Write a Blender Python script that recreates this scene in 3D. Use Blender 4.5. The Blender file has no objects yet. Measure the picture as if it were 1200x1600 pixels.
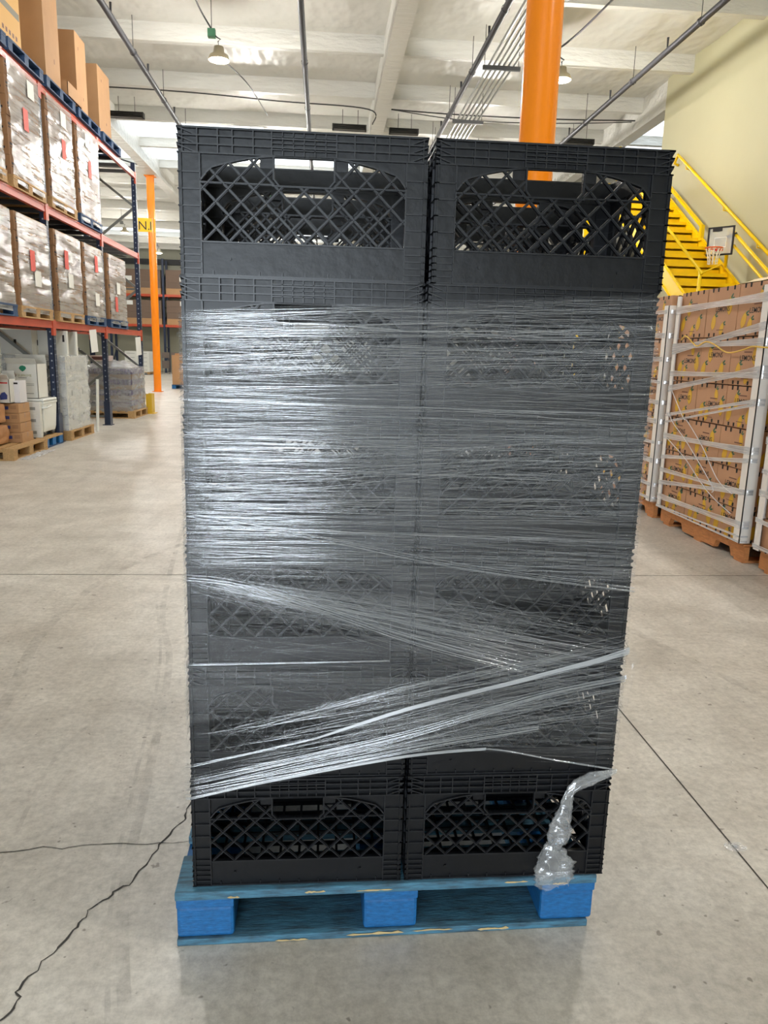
import bpy, math, random
from mathutils import Vector, Matrix, noise
random.seed(7)
SC = bpy.context.scene
COL = SC.collection
R = random.uniform

# ------------------------------------------------------------------ materials
def _n(nt, t, **kw):
    n = nt.nodes.new(t)
    for k, v in kw.items():
        if k in n.inputs: n.inputs[k].default_value = v
        else: setattr(n, k, v)
    return n

def c4(c): return (c[0], c[1], c[2], 1.0)

def srgb(r, g, b):
    f = lambda v: (v/255/12.92) if v/255 <= .04045 else ((v/255+.055)/1.055)**2.4
    return (f(r), f(g), f(b))

MATS = {}
def mat(name, col, rough=.5, metal=0., var=0., vscale=8., stretch=(1, 1, 1), bump=0., bscale=30., bstretch=None, spec=.5, col2=None, bdist=.02, bdet=5.):
    if name in MATS: return MATS[name]
    m = bpy.data.materials.new(name); m.use_nodes = True
    nt = m.node_tree; p = nt.nodes['Principled BSDF']
    p.inputs['Base Color'].default_value = c4(col)
    p.inputs['Roughness'].default_value = rough
    p.inputs['Metallic'].default_value = metal
    p.inputs['Specular IOR Level'].default_value = spec
    if var or bump:
        tc = _n(nt, 'ShaderNodeTexCoord')
    if var:
        mp = _n(nt, 'ShaderNodeMapping'); mp.inputs['Scale'].default_value = stretch
        nt.links.new(tc.outputs['Object'], mp.inputs['Vector'])
        nz = _n(nt, 'ShaderNodeTexNoise', Scale=vscale, Detail=6., Roughness=.6)
        nt.links.new(mp.outputs['Vector'], nz.inputs['Vector'])
        rp = _n(nt, 'ShaderNodeValToRGB')
        rp.color_ramp.elements[0].position = .32; rp.color_ramp.elements[1].position = .68
        a = col2 if col2 else tuple(max(0, x*(1-var)) for x in col)
        b = tuple(min(1, x*(1+var)) for x in col)
        rp.color_ramp.elements[0].color = c4(a); rp.color_ramp.elements[1].color = c4(b)
        nt.links.new(nz.outputs['Fac'], rp.inputs['Fac'])
        nt.links.new(rp.outputs['Color'], p.inputs['Base Color'])
    if bump:
        mp2 = _n(nt, 'ShaderNodeMapping'); mp2.inputs['Scale'].default_value = bstretch or stretch
        nt.links.new(tc.outputs['Object'], mp2.inputs['Vector'])
        nb = _n(nt, 'ShaderNodeTexNoise', Scale=bscale, Detail=bdet)
        nt.links.new(mp2.outputs['Vector'], nb.inputs['Vector'])
        bp = _n(nt, 'ShaderNodeBump', Strength=bump, Distance=bdist)
        nt.links.new(nb.outputs['Fac'], bp.inputs['Height'])
        nt.links.new(bp.outputs['Normal'], p.inputs['Normal'])
    MATS[name] = m
    return m

def emis(name, col, s):
    if name in MATS: return MATS[name]
    m = bpy.data.materials.new(name); m.use_nodes = True
    nt = m.node_tree; nt.nodes.clear()
    e = _n(nt, 'ShaderNodeEmission', Color=c4(col), Strength=s)
    o = _n(nt, 'ShaderNodeOutputMaterial')
    nt.links.new(e.outputs[0], o.inputs['Surface'])
    MATS[name] = m
    return m

def film(name, haze=.05, hvar=.05, gloss=.08, gvar=.1, sx=1.2, sz=90., rough=.18, col=(.86, .89, .93), bump=.5, obj=False, rot=0., thr=(.45, .75), tlu=.35):
    """clear stretch film: mostly see-through, a little milky, glossy, with lengthwise pulled creases"""
    m = bpy.data.materials.new(name); m.use_nodes = True
    nt = m.node_tree; nt.nodes.clear(); L = nt.links.new
    tc = _n(nt, 'ShaderNodeTexCoord')
    mp = _n(nt, 'ShaderNodeMapping'); mp.inputs['Scale'].default_value = (sx, sz, 1.) if not obj else (sx, sx, sz)
    mp.inputs['Rotation'].default_value = (0, 0, rot)
    L(tc.outputs['Object' if obj else 'UV'], mp.inputs['Vector'])
    nz = _n(nt, 'ShaderNodeTexNoise', Scale=1., Detail=5., Roughness=.65)
    L(mp.outputs['Vector'], nz.inputs['Vector'])
    mp2 = _n(nt, 'ShaderNodeMapping'); mp2.inputs['Scale'].default_value = (3., 5., 3.)
    L(tc.outputs['Object' if obj else 'UV'], mp2.inputs['Vector'])
    n2 = _n(nt, 'ShaderNodeTexNoise', Scale=1., Detail=3.)
    L(mp2.outputs['Vector'], n2.inputs['Vector'])
    r1 = _n(nt, 'ShaderNodeMapRange'); r1.inputs['From Min'].default_value = thr[0]; r1.inputs['From Max'].default_value = thr[1]
    L(nz.outputs['Fac'], r1.inputs['Value'])
    r2 = _n(nt, 'ShaderNodeMapRange'); r2.inputs['From Min'].default_value = .3; r2.inputs['From Max'].default_value = .7
    r2.inputs['To Min'].default_value = .35; r2.inputs['To Max'].default_value = 1.
    L(n2.outputs['Fac'], r2.inputs['Value'])
    mu = _n(nt, 'ShaderNodeMath', operation='MULTIPLY'); L(r1.outputs['Result'], mu.inputs[0]); L(r2.outputs['Result'], mu.inputs[1])
    h = _n(nt, 'ShaderNodeMath', operation='MULTIPLY_ADD'); L(mu.outputs[0], h.inputs[0]); h.inputs[1].default_value = hvar; h.inputs[2].default_value = haze
    g = _n(nt, 'ShaderNodeMath', operation='MULTIPLY_ADD'); L(mu.outputs[0], g.inputs[0]); g.inputs[1].default_value = gvar; g.inputs[2].default_value = gloss
    bp = _n(nt, 'ShaderNodeBump', Strength=bump, Distance=.004); L(nz.outputs['Fac'], bp.inputs['Height'])
    tr = _n(nt, 'ShaderNodeBsdfTransparent')
    df = _n(nt, 'ShaderNodeBsdfDiffuse', Color=c4(col)); tl = _n(nt, 'ShaderNodeBsdfTranslucent', Color=c4(col))
    md = _n(nt, 'ShaderNodeMixShader'); md.inputs[0].default_value = tlu; L(df.outputs[0], md.inputs[1]); L(tl.outputs[0], md.inputs[2])
    gl = _n(nt, 'ShaderNodeBsdfGlossy', Roughness=rough); L(bp.outputs[0], gl.inputs['Normal'])
    m1 = _n(nt, 'ShaderNodeMixShader'); L(h.outputs[0], m1.inputs[0]); L(tr.outputs[0], m1.inputs[1]); L(md.outputs[0], m1.inputs[2])
    m2 = _n(nt, 'ShaderNodeMixShader'); L(g.outputs[0], m2.inputs[0]); L(m1.outputs[0], m2.inputs[1]); L(gl.outputs[0], m2.inputs[2])
    o = _n(nt, 'ShaderNodeOutputMaterial'); L(m2.outputs[0], o.inputs['Surface'])
    MATS[name] = m
    return m

# ------------------------------------------------------------------ mesh builder
class MB:
    def __init__(s): s.v = []; s.f = []; s.m = []; s.uv = None
    def add(s, vs, fs, mi=0, fn=None):
        b = len(s.v)
        s.v += [tuple(fn(*p)) if fn else tuple(p) for p in vs]
        s.f += [tuple(i+b for i in f) for f in fs]; s.m += [mi]*len(fs)
        return s
    def box(s, x0, x1, y0, y1, z0, z1, mi=0, fn=None):
        vs = [(x0, y0, z0), (x1, y0, z0), (x1, y1, z0), (x0, y1, z0), (x0, y0, z1), (x1, y0, z1), (x1, y1, z1), (x0, y1, z1)]
        return s.add(vs, [(0, 3, 2, 1), (4, 5, 6, 7), (0, 1, 5, 4), (1, 2, 6, 5), (2, 3, 7, 6), (3, 0, 4, 7)], mi, fn)
    def beam(s, a, b, w, h, up=(0, 0, 1), mi=0, fn=None):
        """bar of section w x h from a to b"""
        a, b = Vector(a), Vector(b); d = (b-a).normalized(); u = Vector(up)
        sd = d.cross(u)
        if sd.length < 1e-5: sd = d.cross(Vector((0, 1, 0)))
        sd.normalize(); u = sd.cross(d)
        vs = []
        for p in (a, b):
            for i, j in ((-1, -1), (1, -1), (1, 1), (-1, 1)): vs.append(p+sd*(w/2*i)+u*(h/2*j))
        return s.add(vs, [(0, 1, 2, 3), (7, 6, 5, 4), (0, 4, 5, 1), (1, 5, 6, 2), (2, 6, 7, 3), (3, 7, 4, 0)], mi, fn)
    def tube(s, path, r, n=8, mi=0, caps=True, flat=1.):
        P = [Vector(p) for p in path]; rs = r if isinstance(r, (list, tuple)) else [r]*len(P)
        up = Vector((0, 0, 1)); vs = []
        for i, p in enumerate(P):
            d = (P[min(i+1, len(P)-1)]-P[max(i-1, 0)]).normalized()
            sd = d.cross(up)
            if sd.length < .05: sd = d.cross(Vector((0, 1, 0)))
            sd.normalize(); u = sd.cross(d)
            for k in range(n):
                t = 2*math.pi*k/n; vs.append(p+sd*math.cos(t)*rs[i]*flat+u*math.sin(t)*rs[i])
        fs = []
        for i in range(len(P)-1):
            for k in range(n):
                a, b = i*n+k, i*n+(k+1) % n
                fs.append((a, b, b+n, a+n))
        if caps:
            fs.append(tuple(range(n-1, -1, -1))); fs.append(tuple((len(P)-1)*n+k for k in range(n)))
        return s.add(vs, fs, mi)
    def lathe(s, prof, n=20, c=(0, 0, 0), mi=0):
        vs = []
        for r, z in prof:
            for k in range(n):
                t = 2*math.pi*k/n; vs.append((c[0]+r*math.cos(t), c[1]+r*math.sin(t), c[2]+z))
        fs = [(i*n+k, i*n+(k+1) % n, (i+1)*n+(k+1) % n, (i+1)*n+k) for i in range(len(prof)-1) for k in range(n)]
        return s.add(vs, fs, mi)
    def grid(s, fn, nu, nv, mi=0, uvfn=None):
        vs = [fn(i/nu, j/nv) for j in range(nv+1) for i in range(nu+1)]
        fs = [(j*(nu+1)+i, j*(nu+1)+i+1, (j+1)*(nu+1)+i+1, (j+1)*(nu+1)+i) for j in range(nv) for i in range(nu)]
        if uvfn:
            if s.uv is None: s.uv = {}
            b = len(s.v)
            for j in range(nv+1):
                for i in range(nu+1): s.uv[b+j*(nu+1)+i] = uvfn(i/nu, j/nv)
        return s.add(vs, fs, mi)
    def mesh(s, name, mats, smooth=False):
        me = bpy.data.meshes.new(name); me.from_pydata(s.v, [], s.f)
        if not isinstance(mats, (list, tuple)): mats = [mats]
        for m in mats: me.materials.append(m)
        if len(mats) > 1: me.polygons.foreach_set('material_index', s.m)
        if smooth: me.polygons.foreach_set('use_smooth', [True]*len(s.f))
        if s.uv:
            ul = me.uv_layers.new(name='UVMap')
            for l in me.loops: ul.data[l.index].uv = s.uv.get(l.vertex_index, (0, 0))
        me.update()
        return me
    def build(s, name, mats, parent=None, smooth=False, loc=None, bevel=0.):
        o = bpy.data.objects.new(name, s.mesh(name, mats, smooth)); COL.objects.link(o)
        if parent: o.parent = parent
        if loc: o.location = loc
        if bevel:
            b = o.modifiers.new('edge', 'BEVEL'); b.width = bevel; b.segments = 2; b.limit_method = 'ANGLE'
        return o

def tag(o, label=None, cat=None, group=None, kind=None):
    if label: o['label'] = label
    if cat: o['category'] = cat
    if group: o['group'] = group
    if kind: o['kind'] = kind
    return o
def thing(name, label, cat, loc=(0, 0, 0), rz=0., group=None):
    o = bpy.data.objects.new(name, None); COL.objects.link(o); o.empty_display_size = .1
    o.location = loc; o.rotation_euler = (0, 0, rz)
    return tag(o, label, cat, group)
def struct(o): o['kind'] = 'structure'; return o
def copy_tree(o, parent=None):
    c = o.copy(); COL.objects.link(c)
    if parent: c.parent = parent
    for ch in list(o.children): copy_tree(ch, c)
    return c
def inst(name, me, loc, rz, label, cat, group=None):
    o = bpy.data.objects.new(name, me); COL.objects.link(o); o.location = loc; o.rotation_euler = (0, 0, rz)
    return tag(o, label, cat, group)
ORD = ['first', 'second', 'third', 'fourth', 'fifth', 'sixth', 'seventh', 'eighth', 'ninth', 'tenth']

_TX = {}
def text_geo(t):
    if t in _TX: return _TX[t]
    cu = bpy.data.curves.new('lettering', 'FONT'); cu.body = t; cu.size = 1.; cu.align_x = 'CENTER'; cu.resolution_u = 2; cu.offset = .009 if len(t) == 6 else 0.
    o = bpy.data.objects.new('lettering', cu); COL.objects.link(o)
    dg = bpy.context.evaluated_depsgraph_get(); dg.update()
    me = bpy.data.meshes.new_from_object(o.evaluated_get(dg))
    r = ([tuple(v.co) for v in me.vertices], [tuple(p.vertices) for p in me.polygons])
    bpy.data.objects.remove(o); bpy.data.meshes.remove(me); bpy.data.curves.remove(cu)
    _TX[t] = r
    return r
def put_text(mb, t, cx, cz, size, fn, d, mi, sx=1.):
    """letters on a face: fn(u, v, depth) gives 3D"""
    vs, fs = text_geo(t)
    mb.add([fn(cx+x*size*sx, cz+y*size, d) for x, y, _ in vs], fs, mi)

# ------------------------------------------------------------------ palette
BLACK = mat('black_plastic', (.0042, .0047, .0064), .40, var=.25, vscale=14, bump=.05, bscale=40, spec=.36)
RIB = mat('scuffed_black_plastic', (.0125, .0135, .0165), .36, var=.4, vscale=22, spec=.42)  # lighter for scuffed ribs, with the light their edges catch painted in
BLUEP = mat('blue_painted_wood', srgb(28, 98, 150), .6, var=.25, vscale=5, stretch=(2, 18, 18), bump=.25, bscale=24, bstretch=(2, 22, 22), col2=srgb(52, 88, 108))
BLUEB = mat('bright_blue_painted_wood', srgb(22, 102, 164), .55, var=.25, vscale=9, stretch=(6, 2, 14), bump=.2, bscale=18, bstretch=(3, 3, 22))
WORN = mat('worn_blue_wood', srgb(72, 124, 150), .65, var=.3, vscale=5, stretch=(3, 16, 16), bump=.25, bscale=20, bstretch=(2, 20, 20), col2=srgb(56, 78, 92))
BARE = mat('bare_wood', srgb(205, 180, 130), .7, var=.2, vscale=12)
WOOD = mat('pale_pallet_wood', srgb(176, 140, 92), .7, var=.22, vscale=5, stretch=(3, 14, 14), bump=.2, bscale=20)
ORWOOD = mat('orange_pallet_wood', srgb(190, 124, 70), .7, var=.2, vscale=5, stretch=(14, 3, 14), bump=.2, bscale=20)
DBLUE = mat('dark_blue_pallet_wood', srgb(36, 66, 104), .7, var=.35, vscale=6, stretch=(3, 14, 14))
CARD = mat('brown_card', srgb(150, 112, 78), .75, var=.06, vscale=3)
CARD2 = mat('tan_card', srgb(176, 136, 96), .75, var=.06, vscale=3)
LEMC = mat('lemon_box_card', srgb(186, 140, 104), .7, var=.06, vscale=3)
LEMON = mat('lemon_print', srgb(214, 166, 38), .6); LEMONO = mat('lemon_outline_print', srgb(160, 120, 40), .6)
LEAF = mat('leaf_print', srgb(52, 98, 70), .6)
INK = mat('black_ink', srgb(38, 32, 32), .6); INKB = mat('brown_ink', srgb(112, 72, 56), .6)
NOTCH = mat('box_vent_dark', (.008, .007, .006), .8)
WHITEC = mat('white_card', srgb(214, 214, 208), .6, var=.04, vscale=3)
PAPER = mat('white_paper', srgb(226, 226, 222), .6)
REDP = mat('red_paper', srgb(214, 84, 70), .6)
KRAFT = mat('kraft_paper', srgb(172, 124, 82), .75, var=.12, vscale=8, bump=.4, bscale=14)
TAPE = mat('tan_tape', srgb(160, 120, 84), .35)
RACKO = mat('rack_orange_paint', srgb(186, 74, 44), .38, var=.08, vscale=5)
RACKB = mat('rack_blue_paint', srgb(28, 40, 66), .4, var=.1, vscale=6)
GALV = mat('grey_steel', srgb(118, 120, 118), .4, metal=.5)
DARKST = mat('dark_steel', srgb(62, 62, 62), .5, metal=.3)
ORANGE = mat('orange_gloss_paint', srgb(252, 140, 26), .2, var=.04, vscale=3)
YELLOW = mat('yellow_gloss_paint', srgb(244, 204, 6), .35, var=.05, vscale=4)
YGUARD = mat('yellow_guard_paint', srgb(214, 172, 26), .45)
PIPE = mat('dark_pipe', srgb(58, 58, 62), .5, spec=.25)
CONDUIT = mat('silver_conduit', srgb(170, 172, 168), .35, metal=.6)
VENT = mat('vent_dark', srgb(60, 58, 54), .6)
BLACKM = mat('black_frame', (.012, .012, .013), .4)
GREENB = mat('green_box', srgb(78, 140, 104), .45)
WPLAST = mat('white_plastic', srgb(226, 228, 222), .32)
RUBBER = mat('grey_rubber', srgb(50, 50, 50), .6)
GREYT = mat('wheel_grey', srgb(130, 132, 130), .5)
YCORD = mat('yellow_cord', srgb(232, 190, 80), .5)
NETW = mat('net_cord', srgb(228, 224, 210), .6)
HOOPO = mat('hoop_orange', srgb(226, 96, 42), .4); HOOPR = mat('hoop_red', srgb(224, 50, 78), .4)
SIGNY = mat('sign_yellow', srgb(246, 190, 8), .45)
CANM = mat('can_purple', srgb(112, 104, 134), .35, metal=.2)
INKBLUE = mat('blue_ink', srgb(52, 66, 130), .5); INKRED = mat('red_ink', srgb(206, 62, 62), .5); INKGREEN = mat('green_ink', srgb(28, 122, 92), .5); INKOLIVE = mat('olive_ink', srgb(146, 150, 96), .5)
GAP = mat('floor_joint_dark', srgb(66, 62, 58), .9)
TANBOARD = mat('white_edge_board', srgb(232, 226, 218), .5)
BALE = mat('crumpled_sheet', srgb(224, 200, 158), .5, bump=.5, bscale=12)

# ------------------------------------------------------------------ camera
CAMH = 1.3781
def camera():
    yaw, pitch, roll = math.radians(4.827), math.radians(11.9834), math.radians(-1.5137)
    f = Vector((math.sin(yaw)*math.cos(pitch), math.cos(yaw)*math.cos(pitch), -math.sin(pitch)))
    r = Vector((math.cos(yaw), -math.sin(yaw), 0)); d = f.cross(r)
    r2 = r*math.cos(roll)+d*math.sin(roll); d2 = d*math.cos(roll)-r*math.sin(roll)
    M = Matrix(((r2.x, -d2.x, -f.x, 0), (r2.y, -d2.y, -f.y, 0), (r2.z, -d2.z, -f.z, CAMH), (0, 0, 0, 1)))
    cd = bpy.data.cameras.new('camera'); co = bpy.data.objects.new('camera', cd); COL.objects.link(co)
    co.matrix_world = M
    cd.sensor_fit = 'HORIZONTAL'; cd.sensor_width = 36.; cd.lens = 36*1164.36/1200
    cd.clip_start = .05; cd.clip_end = 200
    SC.camera = co
camera()


# ------------------------------------------------------------------ the hall
def floor_mat():
    m = bpy.data.materials.new('polished_concrete'); m.use_nodes = True
    nt = m.node_tree; L = nt.links.new; p = nt.nodes['Principled BSDF']
    tc = _n(nt, 'ShaderNodeTexCoord')
    def nz(scale, detail=6., st=(1, 1, 1), rot=0., rough=.6, dist=0.):
        mp = _n(nt, 'ShaderNodeMapping'); mp.inputs['Scale'].default_value = st; mp.inputs['Rotation'].default_value = (0, 0, rot)
        L(tc.outputs['Object'], mp.inputs['Vector'])
        n = _n(nt, 'ShaderNodeTexNoise', Scale=scale, Detail=detail, Roughness=rough, Distortion=dist)
        L(mp.outputs['Vector'], n.inputs['Vector']); return n
    def ramp(n, a, b, ca, cb):
        r = _n(nt, 'ShaderNodeValToRGB'); e = r.color_ramp.elements
        e[0].position = a; e[1].position = b; e[0].color = c4(ca); e[1].color = c4(cb)
        L(n.outputs['Fac'], r.inputs['Fac']); return r
    def mul(a, b):
        x = _n(nt, 'ShaderNodeMixRGB', blend_type='MULTIPLY'); x.inputs[0].default_value = 1.
        L(a.outputs[0], x.inputs[1]); L(b.outputs[0], x.inputs[2]); return x
    base = ramp(nz(.55, 5., dist=.6), .3, .7, srgb(196, 188, 175), srgb(214, 209, 199))
    big = ramp(nz(2.6, 8., rough=.7, dist=.4), .28, .62, (.72, .71, .69), (1.05, 1.05, 1.05))
    fine = ramp(nz(38., 8., rough=.75), .3, .6, (.70, .69, .68), (1.06, 1.06, 1.06))
    scuff = ramp(nz(1.5, 8., st=(7, .8, 1), rot=math.radians(-32), rough=.7), .3, .5, (.87, .86, .85), (1, 1, 1))
    scuff2 = ramp(nz(1.1, 7., st=(1, 9, 1), rot=math.radians(6), rough=.7), .3, .47, (.9, .89, .88), (1, 1, 1))
    speck = ramp(nz(26., 2.), .27, .31, (.5, .48, .46), (1, 1, 1))
    x = mul(mul(mul(mul(mul(base, big), fine), scuff), scuff2), speck)
    L(x.outputs[0], p.inputs['Base Color'])
    rr = _n(nt, 'ShaderNodeMapRange'); rr.inputs['To Min'].default_value = .28; rr.inputs['To Max'].default_value = .5
    L(nz(3., 6.).outputs['Fac'], rr.inputs['Value']); L(rr.outputs[0], p.inputs['Roughness'])
    b = _n(nt, 'ShaderNodeBump', Strength=.12, Distance=.01); L(nz(60., 6.).outputs['Fac'], b.inputs['Height']); L(b.outputs[0], p.inputs['Normal'])
    return m
XL, XR, YF, YB = -15., 21., -9., 46.5
CEIL = 7.06
fl = struct(MB().box(XL, XR, YF, YB, -.2, 0).build('floor', floor_mat()))
def strip(path, w, z=.0012, jit=0.):
    """a thin flat band lying on the floor along a path"""
    mb = MB(); P = [Vector((x, y, z)) for x, y in path]; vs = []
    for i, p in enumerate(P):
        d = (P[min(i+1, len(P)-1)]-P[max(i-1, 0)]).normalized(); n = Vector((-d.y, d.x, 0)); ww = (w[i] if isinstance(w, list) else w)*(1+R(-jit, jit))
        vs += [p-n*ww/2, p+n*ww/2]
    mb.add(vs, [(2*i, 2*i+2, 2*i+3, 2*i+1) for i in range(len(P)-1)])
    return mb
def jag(path, n, a):
    out = []
    for (x0, y0), (x1, y1) in zip(path, path[1:]):
        for k in range(n):
            t = k/n; out.append((x0+(x1-x0)*t+R(-a, a), y0+(y1-y0)*t+R(-a, a)))
    return out+[path[-1]]
ck = jag([(-.36, 2.25), (-.389, 2.144), (-.406, 2.061), (-.407, 2.014), (-.442, 1.941), (-.466, 1.845), (-.494, 1.763), (-.524, 1.724), (-.558, 1.686), (-.575, 1.652), (-.578, 1.612), (-.601, 1.547), (-.629, 1.502), (-.651, 1.433), (-.644, 1.399), (-.652, 1.36), (-.668, 1.316), (-.70, 1.2), (-.74, 1.0)], 4, .0065)
strip(ck, .0042, jit=.6).build('floor_crack', GAP, fl)['kind'] = 'structure'
ck2 = jag([(-.30, 1.93), (-.381, 1.924), (-.487, 1.914), (-.595, 1.924), (-.665, 1.922), (-.72, 1.905), (-.769, 1.918), (-.88, 1.895), (-1.05, 1.89)], 3, .004)
strip(ck2, .0022, jit=.6).build('floor_crack', GAP, fl)['kind'] = 'structure'
strip([(1.201, -4), (1.202, 1.6), (1.2, 2.4), (1.2, 4.5), (1.2, 40)], [.004, .0045, .0055, .004, .004]).build('floor_joint', GAP, fl)['kind'] = 'structure'
for yy in (4.54, 11.3, 18.):
    strip([(XL, yy), (-2, yy), (3, yy), (XR, yy)], .0055).build('floor_joint', GAP, fl)['kind'] = 'structure'
strip([(-5.2, -4), (-5.2, 40)], .006).build('floor_joint', GAP, fl)['kind'] = 'structure'
def mark_mat():
    m = bpy.data.materials.new('tyre_scuff'); m.use_nodes = True; nt = m.node_tree; L = nt.links.new
    p = nt.nodes['Principled BSDF']; p.inputs['Base Color'].default_value = c4(srgb(96, 90, 82)); p.inputs['Roughness'].default_value = .6
    tc = _n(nt, 'ShaderNodeTexCoord'); n = _n(nt, 'ShaderNodeTexNoise', Scale=9., Detail=6.); L(tc.outputs['Object'], n.inputs['Vector'])
    r = _n(nt, 'ShaderNodeMapRange'); r.inputs['From Min'].default_value = .4; r.inputs['From Max'].default_value = .7; r.inputs['To Max'].default_value = .2
    L(n.outputs['Fac'], r.inputs['Value']); L(r.outputs[0], p.inputs['Alpha'])
    return m
TM = mark_mat()
def smooth(path, n=8):
    out = []
    for i in range(len(path)-1):
        p0 = path[max(i-1, 0)]; p1 = path[i]; p2 = path[i+1]; p3 = path[min(i+2, len(path)-1)]
        for k in range(n):
            t = k/n
            out.append(tuple(.5*(2*b+(c-a)*t+(2*a-5*b+4*c-d)*t*t+(3*b-a-3*c+d)*t**3) for a, b, c, d in zip(p0, p1, p2, p3)))
    return out+[tuple(path[-1])]
for pth, w in (([(-1.15, 2.2), (-1.25, 2.9), (-1.36, 3.6), (-1.3, 4.5), (-1.0, 5.3), (-.6, 5.9)], .05), ([(-.36, 1.2), (-.5, 1.713), (-.56, 2.243), (-.68, 3.2), (-.9, 4.2), (-1.3, 7.6)], .03),
               ([(-.4, 1.2), (-.53, 1.713), (-.6, 2.243), (-.72, 3.2), (-.96, 4.2)], .012), ([(-.9, 1.4), (-.86, 1.8), (-.9, 2.4), (-.8, 2.8)], .014), ([(2.2, 1.8), (1.8, 3.0), (1.5, 3.9), (1.2, 5.0)], .05)):
    strip(smooth(pth), w, z=.0008).build('tyre_mark', TM, fl)['kind'] = 'structure'

FOIL = mat('white_ceiling_foil', srgb(206, 205, 198), .4, bump=.55, bscale=1.1, bstretch=(1.6, .9, 1.), var=.03, vscale=1., bdist=.22, bdet=2.5)
FOILB = mat('white_beam_foil', srgb(206, 205, 198), .42, bump=.9, bscale=3., bstretch=(.8, 3., 3.), bdist=.06)
WALLY = mat('cream_wall_paint', srgb(184, 180, 147), .7, bump=.06, bscale=6, var=.02, vscale=1.)
WALLG = mat('grey_green_wall_paint', srgb(176, 176, 158), .7)
PY = [12.7+2.44*k for k in range(-9, 14)]
def sag(u, v):
    x = XL+(XR-XL)*u; y = YF+(YB-YF)*v
    t = ((y-12.7)/2.44) % 1.
    return (x, y, CEIL-.07*math.sin(math.pi*t)*(.7+.6*noise.noise(Vector((x*.35, y*.2, 3.)))))
cm = MB().grid(sag, 90, 230); cm.box(XL, XR, YF, YB, CEIL+.05, CEIL+.15)
struct(cm.build('ceiling', FOIL, smooth=True))
k = 1
for y in PY:
    struct(MB().box(XL, XR, y-.07, y+.07, 6.75, CEIL+.02).build('trim_%d' % k, FOILB)); k += 1
for x in (-11.6, -5.2, 1.2, 7.15, 13.6):
    struct(MB().box(x-.15, x+.15, YF, YB, 6.47, CEIL+.02).build('trim_%d' % k, FOILB)); k += 1
# walls
wm = MB()
wm.box(6.95, 7.15, YF, -2.4, 0, CEIL); wm.box(6.95, 7.15, -2.4, 3.4, 4.9, CEIL); wm.box(6.95, 7.15, 3.4, 16.2, 0, CEIL)
struct(wm.build('wall_right', WALLY))
struct(MB().box(XL, XR, YB, YB+.2, 0, CEIL).build('wall_back', WALLG))
struct(MB().box(XL-.2, XL, YF, YB, 0, CEIL).build('wall_left', WALLG))
struct(MB().box(XR, XR+.2, YF, YB, 0, CEIL).build('wall_right_far', WALLY))
wf = MB(); wf.box(XL, -4.4, YF-.2, YF, 0, CEIL); wf.box(-4.4, .1, YF-.2, YF, 3.1, CEIL); wf.box(.1, XR, YF-.2, YF, 0, CEIL)
struct(wf.build('wall_front', WALLY))
struct(MB().box(XL, XR, YB-.35, YB-.1, 6.1, 6.4).build('trim_%d' % k, DARKST))
# skylight panels of daylight in the roof
SKYL = emis('skylight_panel', (.86, .94, 1.), 1.35)
for n_, (x0, x1, y0, y1) in enumerate([(-5.05, -2.2, 22.6, 24.75), (-8.6, -5.4, 20.1, 22.3), (-5.05, -1.6, 20.1, 22.3), (-8.6, -5.4, 22.6, 24.75), (-1.9, .95, 22.6, 24.75), (2.2, 6.6, 24.98, 27.2), (7.4, 12., 20.1, 22.3), (7.4, 12., 17.7, 19.9), (-11.3, -5.4, 37.2, 39.4), (-5., 1., 37.2, 39.4),
                                          (-4.6, .4, 3.1, 5.2), (2.2, 6.4, -1.8, .3), (-4.6, .4, -6.6, -4.6)]):
    struct(MB().box(x0, x1, y0, y1, CEIL-.1, CEIL-.085).build('window_%d' % (n_+1), SKYL))

# ------------------------------------------------------------------ columns
def column(name, x, y, r, z1, label, base=True):
    t = thing(name, label, 'column', (x, y, 0))
    MB().lathe([(r, .012), (r, z1)], 40).build('post', ORANGE, t, True)
    MB().box(-r*1.35, r*1.35, -r*1.35, r*1.35, 0, .014).build('base_plate', ORANGE, t)
    MB().box(-r*1.35, r*1.35, -r*1.35, r*1.35, z1-.02, z1).build('cap_plate', ORANGE, t)
    return t
column('steel_column', 1.2, 4.52, .102, 6.465, 'thick glossy orange column rising behind the wrapped black crates')
column('steel_column', -5.3, 24.7, .115, 6.465, 'slim orange column standing past the end of the pallet racking')
sg = thing('location_sign', 'yellow folded sign with black letters fixed high on the slim orange column', 'sign', (-5.33, 24.55, 5.03))
MB().box(-.37, -.02, -.012, .0, -.2, .2).build('sign_panel', SIGNY, sg)
MB().beam((-.02, -.006, 0), (.14, .1, 0), .012, .4).build('sign_panel', SIGNY, sg)
tb = MB(); put_text(tb, 'N.', -.17, -.14, .36, lambda u, v, d: (u, -.013-d, v), 0, 0); tb.build('lettering', INK, sg)
tb = MB(); put_text(tb, '1', .06, -.14, .36, lambda u, v, d: (-.02+u*.83-.003, -.017+u*.55-d, v), 0, 0); tb.build('lettering', INK, sg)

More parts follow.
